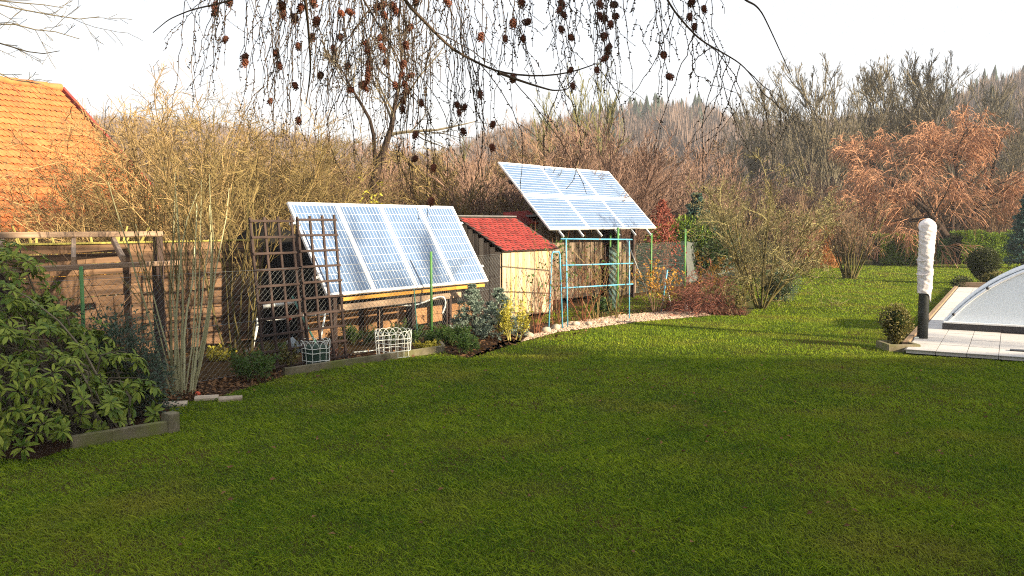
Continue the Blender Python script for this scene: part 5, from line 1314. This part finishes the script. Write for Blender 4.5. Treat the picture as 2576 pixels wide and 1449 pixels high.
for (u, v, h, sp, n_, nl, mat, lb) in ((640, 958, .42, .9, 16, 1100, 'herb', 'feathery green fern clump in front of the trellis foot'), (715, 932, .38, .6, 10, 380, 'box_yellow', 'small yellowish leaved shrub beside the left wire basket'), (690, 915, .3, .7, 8, 350, 'herb', 'green leafy clump at the foot of the left trellis'),
                                   (1110, 868, .35, .9, 12, 900, 'herb', 'green leafy perennial clump right of the green post'), (1145, 872, .36, .9, 12, 900, 'herb', 'green leafy perennial clump in front of the left young fir'), (1050, 868, .3, .8, 9, 500, 'herb', 'green leafy clump between the right basket and the green post'), (900, 868, .34, .8, 10, 700, 'herb', 'green perennial clump behind the gap between the baskets'), (1075, 886, .14, .9, 8, 320, 'yellow_leaf', 'small bright yellow green tuft inside the edging corner'), (560, 905, .2, 1., 12, 420, 'yellow_leaf', 'yellow green ground plants at the foot of the board fence'), (850, 900, .14, .9, 10, 160, 'brown_leaf', 'withered brown plant tuft beside the left basket'), (1000, 870, .4, .9, 12, 420, 'herb', 'green leafy filling inside the right wire basket'), (1520, 795, .42, .7, 10, 700, 'dark_green', 'dark green bushy clump under the blue trellis')):
    leafy('bed_plant', lb, 'plant', gp(u, v), n_, h, sp, mat, 'bk_green', nl, .06, .022 if mat == 'herb' else .035, .14, 'blade', 4, .004)
# climbing leaves
for (u, v, Y, lb, mat) in ((955, 500, 16.2, 'bright yellow leafy shoots rising behind the top edge of the near panels', 'yellow_leaf'),):
    p = at(u, 560, 17.2); leafy('yellow_shoots', lb, 'plant', (p[0], p[1], 0), 5, 2.55, .08, mat, 'bk_green', 300, .07, .05, .04, 'blade', 3, .01)
# roses
ros = [(1345, 842, 1.5, 9, 'bk_red', 'bare rose with red canes left of the blue hoop'), (1400, 815, 1.9, 9, 'bk_red', 'tall bare rose between the blue hoop and trellis'), (1470, 812, 1.6, 12, 'bk_red', 'bare rose with a thick red cane inside the blue trellis'), (1500, 808, 1.7, 11, 'bk_tan', 'pale caned rose in the middle of the blue trellis'), (1545, 803, 1.6, 11, 'bk_olive', 'green caned rose at the right half of the blue trellis'), (1648, 790, 1.25, 16, 'bk_brown', 'bushy rose with yellow leaves beside the blue stake')]
for i, (u, v, h, n_, bm2, lb) in enumerate(ros):
    S, Sr = stems(n_, h, .42, .009, 8, .1, .1, .1); tk = MB(); tk.tubes(S, Sr, 5); K1, R1 = kids(S, Sr, 4, .25, .5, .6, .3, .14, 5, .7, .35, 1.); tk.tubes(K1, np.maximum(R1, .0035), 3)
    nl = 420 if i == 5 else 46; A_ = np.concatenate([S[:, 4:].reshape(-1, 3), K1[:, 2:].reshape(-1, 3)]); e = A_[RNG.integers(0, len(A_), nl)]
    lf = MB(); add_leaves(lf, e, rdir(nl), rdir(nl, .8), RNG.uniform(.05, .08, nl), .04, 'blade')
    tree_obj('rose_bush', lb, 'rose', gp(u, v), [('canes', tk, mt[bm2]), ('leaves', lf, mt['gold_leaf' if i == 5 else 'herb'])], 'roses in the gravel bed')
# climber leaves hanging in front of hut corner
leafy('climbing_rose', 'tall leafy climbing rose in front of the hut corner by the far array', 'rose', gp(1402, 790), 5, 1.75, .16, 'herb', 'bk_brown', 170, .08, .055, .1, 'blade', 4, .01)

# thuja hedge runs
def hedge(name, label, p0, p1, h, th, mat, n):
    L = np.linalg.norm(p1 - p0); d = (p1 - p0) / L; nn = np.cross(d, UP)
    root = thing(name, label, 'hedge', (p0 + p1) / 2)
    def top(x): return h * (1 + .05 * np.sin(x * 1.9) + .035 * np.sin(x * 5.3 + 1))
    mb = MB(); x = RNG.uniform(0, L, n); side = RNG.random(n)
    z = np.where(side < .3, top(x) * RNG.uniform(.93, 1.06, n), RNG.uniform(.05, 1.0, n) * top(x)); y = np.where(side < .3, RNG.uniform(-.5, .5, n), np.where(side < .85, .5, -.5) + RNG.normal(size=n) * .05 + .06 * np.sin(x * 4.2)) * th
    P = p0[None] + d[None] * x[:, None] + nn[None] * y[:, None] + UP * z[:, None]
    add_leaves(mb, P, unit(nn[None] * np.sign(y)[:, None] * .7 + RNG.normal(size=(n, 3)) * .6 + UP * .5), rdir(n), RNG.uniform(.1, .2, n), .07, 'blade'); mb.build('foliage', mt[mat], root)
    c_ = MB(); c_.box((p0 + p1) / 2 + UP * h * .46, (L - .1, th * .8, h * .92), d, UP); c_.build('shade_core', mt['dark_core'], root)  # dark box filling the hedge, shade of its inside as colour
    for q in np.arange(.4, L, .8):
        pass
    return root
hz = lambda u, Y: np.array([*at(u, 560, Y)[:2], 0.])
hedge('thuja_hedge', 'clipped thuja hedge left of the wrapped shower column', hz(2205, 41.2), hz(2325, 41.6), 1.32, .8, 'thuja', 5200)
hedge('thuja_hedge', 'clipped thuja hedge between the willow trunk and the spruce', hz(2405, 42.2), hz(2560, 43.2), 1.45, .8, 'thuja', 6400)
hedge('thuja_hedge', 'low dark hedge stretch behind the shower column', hz(2325, 42.0), hz(2405, 42.6), 1.1, .7, 'dark_green', 3600)
ball_obj('low_shrub', 'small dark green shrub left of the tied orange grass', 'shrub', hz(2048, 39.5), 900, .45, .12, .05, 'thuja', (1, 1, .9), lump=.2)

# ------------------------------------------------------------------ rhododendron and neighbours
def rhododendron():
    c = gp(150, 1085)
    root = thing('rhododendron', 'large rhododendron with long drooping leaves over the left flower bed', 'shrub', c)
    blobs = [(at(8, 728, 8.7), .5), (at(100, 840, 8.6), .44), (at(190, 905, 8.7), .42), (at(55, 905, 8.2), .58), (at(275, 965, 8.7), .38), (at(352, 1022, 8.7), .28), (at(110, 1010, 7.8), .5), (at(-80, 850, 8.2), .7), (at(-90, 1000, 7.5), .7), (at(80, 1095, 7.4), .33), (at(230, 1040, 8.1), .36)]
    P, Dd = [], []
    for cc, r in blobs:
        m = int(165 * r * r / .4); d = rdir(m, .15); P.append(cc + d * r * RNG.uniform(.75, 1.05, (m, 1))); Dd.append(unit(d + UP * .35))
    P = np.concatenate(P); Dd = np.concatenate(Dd)
    ok = (P[:, 2] > .1)
    # drop whorls buried inside another blob
    for cc, r in blobs: ok &= ~(np.linalg.norm(P - cc, axis=1) < r * .7)
    P = P[ok]; Dd = Dd[ok]
    LP, LD, LU, LL, LW = [], [], [], [], []
    for p, d in zip(P, Dd):
        k = RNG.integers(8, 12); x = unit(np.cross(d, RNG.normal(size=3))); y = np.cross(d, x); a0 = RNG.random() * 6
        dr = RNG.uniform(-.55, .5)
        for j in range(k):
            an = a0 + j * 6.283 / k + RNG.normal() * .12; o_ = x * math.cos(an) + y * math.sin(an)
            ld = unit(o_ + d * (dr + RNG.normal() * .2) - UP * .12); LP.append(p + o_ * .012); LD.append(ld); LU.append(unit(d + UP * .6)); LL.append(RNG.uniform(.065, .13)); LW.append(LL[-1] * RNG.uniform(.28, .36))
    LP, LD, LU, LL, LW = map(np.array, (LP, LD, LU, LL, LW))
    dist = np.linalg.norm(LP - np.array([0, 0, CAM_H]), axis=1) + 6 * (LP[:, 0] / LP[:, 1] < -.62)
    near = np.argsort(dist)[:300]; msk = np.zeros(len(LP), bool); msk[near] = True
    mb = MB(); add_leaves(mb, LP[~msk], LD[~msk], LU[~msk], LL[~msk], LW[~msk] * 1.1, 'rhodo'); tag(mb.build('foliage', mt['rhodo'], root), kind='stuff')
    tv_, tf_ = TPL['rhodo']; ms = [raw_mesh('leaf', tv_ * np.array([1, .27 + .04 * q, 1 + .9 * q]), None, tf_, mt['rhodo_single']) for q in range(3)]
    S_ = unit(np.cross(LU, LD)); U2 = np.cross(LD, S_)
    for q, i in enumerate(near):
        put('leaf', ms[q % 3], root, frame_matrix(LP[i], LD[i] * LL[i], S_[i] * LL[i], U2[i] * LL[i]))
    br = MB(); cs = np.array([c + np.array([RNG.normal() * .25, RNG.normal() * .15, 0]) for _ in range(len(P) // 5)])
    tg = P[::5][:len(cs)]; f = np.linspace(0, 1, 6)[None, :, None]
    L_ = cs[:, None] * (1 - f) + tg[:, None] * f + RNG.normal(size=(len(cs), 6, 3)) * .03; L_[:, :, 2] += (.25 * np.sin(f[..., 0] * math.pi)); L_[:, -1] = tg
    br.tubes(L_, np.tile(np.linspace(.016, .005, 6), (len(cs), 1)), 4); br.build('branches', mt['bk_grey'], root)
rhododendron()
def small_leaf_shrub(name, label, ctr, rad, n, mat, L, Wd, twigs=True):
    base = np.array([ctr[0], ctr[1], 0]); mb = MB(); P, d, u_, l_, w_ = leaf_ball(n, rad, L, Wd, (1, 1, 1), .35, .3, (0, 0, ctr[2])); ok = P[:, 2] > .05
    add_leaves(mb, P[ok], d[ok], u_[ok], l_[ok], w_, 'blade'); tk = MB(); S, Sr = stems(12, ctr[2] + rad * .7, .5, .01, 6, .2, .08, .08); tk.tubes(S, Sr, 4)
    K1, R1 = kids(S, Sr, 5, .3, .5, .6, .2, .12, 4, .6, .3, 1.); tk.tubes(K1, R1, 3)
    tree_obj(name, label, 'shrub', base, [('stems', tk, mt['bk_grey']), ('leaves', mb, mt[mat])])
small_leaf_shrub('grey_leaved_shrub', 'grey green small leaved shrub behind the rhododendron', at(280, 870, 9.3), .5, 1700, 'grey_leaf', .05, .022)
small_leaf_shrub('grey_leaved_shrub', 'lower grey leaved shrub at the right end of the rhododendron bed', at(375, 1010, 8.9), .3, 900, 'grey_leaf', .045, .02)
small_leaf_shrub('grey_leaved_shrub', 'dark grey leaved shrub between the rhododendron and the hazel stems', at(350, 930, 9.3), .4, 1200, 'grey_leaf', .05, .02)

# ------------------------------------------------------------------ larch boughs overhead
def larch():
    tb = np.array([.6, -2.4, 0.0])
    root = thing('larch_tree', 'larch tree hanging cone laden bare twigs over the garden view', 'tree', tb)
    tk = MB(); tk.tube([tb, tb + UP * 2, tb + np.array([.05, .05, 5]), tb + np.array([.05, .1, 10])], [.22, .19, .14, .04], 10); tk.build('trunk', mt['larch_bark'], root, True)
    lim = MB(); br = MB(); nod = MB()
    hub = tb + np.array([.05, .05, 4.6]); hub2 = tb + np.array([.05, .05, 4.0])
    def path(pts, Ys): return [at(u, v, y) for (u, v), y in zip(pts, Ys)]
    def smooth(P, n=24):
        P = np.asarray(P); t = np.linspace(0, len(P) - 1, n); q = np.stack([np.interp(t, np.arange(len(P)), P[:, i]) for i in range(3)], -1)
        for _ in range(2): q[1:-1] = (q[:-2] + 2 * q[1:-1] + q[2:]) / 4
        return q
    mains = [
        ([(960, -140), (1012, 0), (1056, 41), (1097, 85), (1141, 127), (1206, 160), (1254, 183), (1353, 194), (1438, 183), (1500, 160)], 2.9, .0062, True),
        ([(850, -120), (912, -5), (950, 60), (980, 110), (1004, 148), (1012, 200), (1040, 250)], 3.1, .0042, True),
        ([(1640, -80), (1678, 0), (1704, 39), (1759, 100), (1810, 128), (1863, 159), (1895, 195), (1914, 229)], 3.0, .0042, False),
        ([(1850, -30), (1873, 0), (1900, 12), (1918, 33), (1944, 88), (1970, 145), (1992, 195)], 3.1, .004, False),
        ([(700, -90), (600, -5), (545, 10), (480, 25), (425, 48), (385, 82)], 3.0, .004, False),
        ([(1254, 183), (1300, 200), (1345, 215), (1390, 228), (1425, 226), (1440, 212)], 2.9, .0045, False),
        ([(760, -60), (770, 20), (775, 60), (778, 110), (782, 170), (775, 230), (770, 260)], 2.9, .005, False),
    ]
    tops = []
    for k, (pp, Y, r, big) in enumerate(mains):
        P = path(pp, np.linspace(Y - .25, Y + .25, len(pp))); q = smooth(P, 26)
        lim.tubes(q[None], np.linspace(r, r * .35, 26)[None], 6)
        if k not in (5,): lim.tubes(smooth([hub, hub * .5 + P[0] * .5 + UP * .35, P[0]], 10)[None], np.linspace(.05, r, 10)[None], 6)
        tops.append(q)
    # cross limb just above the frame
    xb = smooth([at(u, v, y) for u, v, y in ((420, -70, 2.8), (700, -85, 2.9), (950, -95, 2.95), (1250, -80, 3.0), (1500, -75, 3.05), (1760, -60, 3.1), (1900, -50, 3.1))], 40)
    lim.tubes(xb[None], np.full((1, 40), .012), 6); lim.tubes(smooth([hub2, hub2 * .45 + xb[18] * .55 + UP * .3, xb[18]], 10)[None], np.linspace(.06, .016, 10)[None], 6)
    lim.build('limbs', mt['larch_bark'], root, True)
    cones = [(541, 12), (541, 28), (578, 5), (567, 98), (617, 142), (617, 157), (693, 133), (702, 163), (742, 215), (680, 254), (750, 302), (710, 12), (712, 36), (742, 45), (788, 5), (757, 18), (797, 52), (785, 92), (750, 115), (838, 121), (857, 32), (880, 30), (856, 92), (875, 165), (807, 188), (883, 226), (948, 17), (962, 12), (967, 38), (988, 14), (995, 26), (966, 72), (955, 95), (966, 95), (960, 118), (921, 108), (924, 125), (928, 158), (928, 174), (926, 190), (913, 212), (924, 205), (919, 222), (971, 157), (1031, 70), (1021, 113), (1015, 160), (1010, 188), (1034, 190), (994, 213), (1018, 212), (1022, 232), (1013, 253), (1012, 274), (1060, 258), (1045, 338), (1165, 330), (1150, 263), (1168, 270), (1155, 283), (1208, 237), (1240, 312), (1238, 370), (1045, 398), (1090, 422), (1085, 505), (1047, 3), (1125, 3), (1209, 92), (1271, 97), (1290, 58), (1328, 55), (1316, 95), (1312, 5), (1413, 8), (1408, 24), (1418, 37), (1412, 73), (1436, 93), (1509, 10), (1509, 40), (1522, 47), (1547, 12), (1550, 41), (1536, 60), (1520, 90), (1531, 120), (1529, 134), (1522, 147), (1436, 176), (1441, 216), (1501, 176), (1291, 195), (1741, 5), (1735, 42), (1771, 22), (1747, 67), (1669, 137), (1683, 192)]
    # cone meshes: overlapping scales round a core
    def cone_mesh(seed):
        r_ = np.random.default_rng(seed); m = MB(); Vs, Qs = sphere_arrays((0, 0, 0), .4, 6, 5, (1, 1, 1.25)); m.add(Vs, Qs)
        n = 40; i = np.arange(n); z = np.linspace(-.5, .52, n); az = i * 2.39996; rr = .46 * np.sqrt(np.clip(1 - (z / .66) ** 2, .08, 1))
        o_ = np.stack([np.cos(az), np.sin(az), np.zeros(n)], -1); p = o_ * (rr * .62)[:, None] + UP * z[:, None]
        V, T, k = leaf_arrays(p, unit(o_ * .85 - UP * .55 + r_.normal(size=(n, 3)) * .12), unit(o_ + UP), .30, .34, 'blade'); m.add(V, None, T)
        return raw_mesh('cone', np.concatenate(m.V), np.concatenate(m.Q), np.concatenate(m.T), mt['cone'])
    cms = [cone_mesh(i) for i in range(4)]
    tw, twr = [], []
    def twig(top, mid, vend, Yv, curve=.0, n=14, r=.0014):
        """a hanging twig through (u,v) points"""
        pts = np.array([at(u, v, Yv) for u, v in (top, mid, vend)]); f = np.linspace(0, 1, n)[:, None]
        m_ = np.clip((mid[1] - top[1]) / max(vend[1] - top[1], 1), .15, .85)
        q = np.where(f < m_, pts[0] + (pts[1] - pts[0]) * f / m_, pts[1] + (pts[2] - pts[1]) * (f - m_) / (1 - m_))
        for _ in range(3): q[1:-1] = (q[:-2] + q[2:]) / 2
        q[1:-1] += RNG.normal(size=(n - 2, 3)) * .0035
        tw.append(q); twr.append(np.linspace(r, r * .55, n))
    xs = xb; 
    for (u, v) in cones:
        Y = 2.75 + .5 * RNG.random()
        cpt = at(u, v, Y); s_ = RNG.uniform(.85, 1.1) * 17.5 / 2143 * Y * (1.1 if v < 60 else 1.0)
        up_ = max(-85, v - RNG.uniform(120, 320)); dx = RNG.normal() * 22
        twig((u + dx, up_), (u + 6 * RNG.choice([-1, 1]), v - 3), (u + RNG.normal() * 14, v + RNG.uniform(15, 120)), Y, r=.0015)
        rot = Euler((RNG.normal() * .5, RNG.normal() * .5, RNG.uniform(0, 6))).to_matrix().to_4x4()
        put('cone', cms[RNG.integers(4)], root, Matrix.Translation(Vector(cpt)) @ rot @ Matrix.Diagonal((s_, s_, s_ * 1.15, 1)))
    dens = [(480, 640, 17), (640, 780, 20), (780, 960, 33), (960, 1120, 33), (1120, 1260, 18), (1260, 1420, 7), (1420, 1560, 11), (1560, 1700, 8), (1700, 1830, 6)]
    for u0, u1, n in dens:
        for _ in range(n):
            u = RNG.uniform(u0, u1); L = RNG.uniform(120, 420) * (1.15 if 700 < u < 1250 else .85); v0 = -80 if RNG.random() < .6 else RNG.uniform(-60, 120)
            dx = RNG.normal() * 45 + (30 if u > 1100 else -15); twig((u, v0), (u + dx * .6, v0 + L * .5), (u + dx, v0 + L), 2.75 + .55 * RNG.random())
    # twigs off the main boughs
    for q in tops[:3]:
        for _ in range(11):
            i = RNG.integers(6, len(q)); p = q[i]; L = RNG.uniform(.15, .5); e = p + np.array([RNG.normal() * .12, RNG.normal() * .05, -L]); f = np.linspace(0, 1, 14)[:, None]
            c_ = p * (1 - f) + e * f; c_[:, 0] += .06 * RNG.normal() * np.sin(f[:, 0] * 3.1); c_ += RNG.normal(size=c_.shape) * .003; c_[0] = p; tw.append(c_); twr.append(np.linspace(.0017, .0009, 14))
    # sideways fine twigs
    tw = np.array(tw); twr = np.array(twr)
    br.tubes(tw, twr, 4)
    K, Rk = kids(tw, twr, 1, .25, .6, .7, -.5, .1, 8, .75, .05, .7); br.tubes(K, np.maximum(Rk, .0008), 3)
    tag(br.build('twigs', mt['larch_bark'], root), kind='stuff')
    # short shoot knobs along the twigs
    for PP_, dn_ in ((tw, 17), (K, 7)):
        B_, m_, _ = PP_.shape; pi = np.repeat(np.arange(B_), dn_); t = RNG.uniform(.02, 1., len(pi)) * (m_ - 1); i = np.minimum(t.astype(int), m_ - 2); w_ = (t - i)[:, None]
        p = PP_[pi, i] * (1 - w_) + PP_[pi, i + 1] * w_; d = unit(RNG.normal(size=p.shape)) * RNG.uniform(.004, .0075, (len(p), 1))
        nod.tubes(np.stack([p, p + d * .5, p + d], 1), np.tile(np.array([.0013, .0023, .0012]), (len(p), 1)), 4)
    tag(nod.build('short_shoots', mt['larch_bark'], root), kind='stuff')
larch()

# bare tree reaching in at the upper left
lb0 = np.array([-8.3, 9.6, 0]); tk = MB(); cr = MB()
tk.tube([lb0 - lb0, np.array([0, 0, 2.5]), np.array([-.1, 0, 5.2])], [.16, .13, .07], 8)
P = []
for l in ([(-240, 60), (-150, 20), (-60, 5), (0, 12), (60, 25), (130, 38), (200, 48), (250, 42)], [(-240, 90), (-160, 70), (-80, 58), (-20, 60), (40, 62), (90, 75), (140, 80), (200, 98)], [(-240, 110), (-160, 100), (-90, 92), (-30, 100), (20, 115), (70, 130), (110, 135), (150, 128)], [(-240, 20), (-170, -30), (-100, -20), (-40, -5), (0, 2), (60, 8), (110, 12), (160, 20)], [(-240, 160), (-180, 170), (-120, 165), (-60, 172), (-10, 180), (30, 200), (70, 205), (110, 212)]):
    P.append([at(u, v, 9.2) - lb0 for u, v in l])
P = np.array(P); Rr = np.tile(np.linspace(.013, .004, 8), (len(P), 1)); cr.tubes(P, Rr, 5)
P0 = np.array([[np.array([0, 0, 3.2]), (np.array([0, 0, 3.4]) + p[0]) / 2, p[0]] for p in P]); cr.tubes(P0, np.tile(np.array([.05, .035, .022]), (len(P), 1)), 5)
K1, R1 = kids(P, Rr, 6, .15, .4, .55, .05, .1, 6, .6, .3, 1.); cr.tubes(K1, np.maximum(R1, .0032), 3); K2, R2 = kids(K1, R1, 3, .25, .5, .6, 0, .12, 4, .6, .2, 1.); cr.tubes(K2, np.maximum(R2, .0026), 3)
tree_obj('bare_tree', 'bare tree whose thin twigs reach into the sky above the orange roof', 'tree', lb0, [('trunk', tk, mt['bk_grey']), ('crown', cr, mt['bk_grey'])])

# a few fallen leaves on the lawn
mb = MB(); P = scatter_poly(lawn_poly[[0, 3, 8, 12, -5, -1]] if False else [gp(300, 1400), gp(700, 980), gp(1150, 920), gp(2100, 900), gp(2500, 960), gp(2500, 1420)], 240); n = len(P)
add_leaves(mb, np.column_stack([P, np.full(n, .045)]), rdir(n) * [1, 1, .2], rdir(n, 2.5), RNG.uniform(.03, .06, n), .028, 'blade'); tag(mb.build('fallen_leaves', mt['leafy_litter']), kind='stuff')
# the air of the valley: one closed box round everything
hm = bpy.data.materials.new('valley_air'); hm.use_nodes = True
hn_ = hm.node_tree.nodes; hn_.remove(hn_['Principled BSDF'])
pv = hn_.new('ShaderNodeVolumePrincipled'); pv.inputs['Color'].default_value = (.86, .90, .98, 1); pv.inputs['Density'].default_value = .00065
hm.node_tree.links.new(pv.outputs[0], hn_['Material Output'].inputs['Volume'])
b = MB(); b.box((0, 0, 35.5), (1400, 1400, 73)); tag(b.build('haze', hm), kind='stuff')
print('objects', len(COL.objects), 'tris', sum(len(m.loops) - 2 * len(m.polygons) for m in bpy.data.meshes))
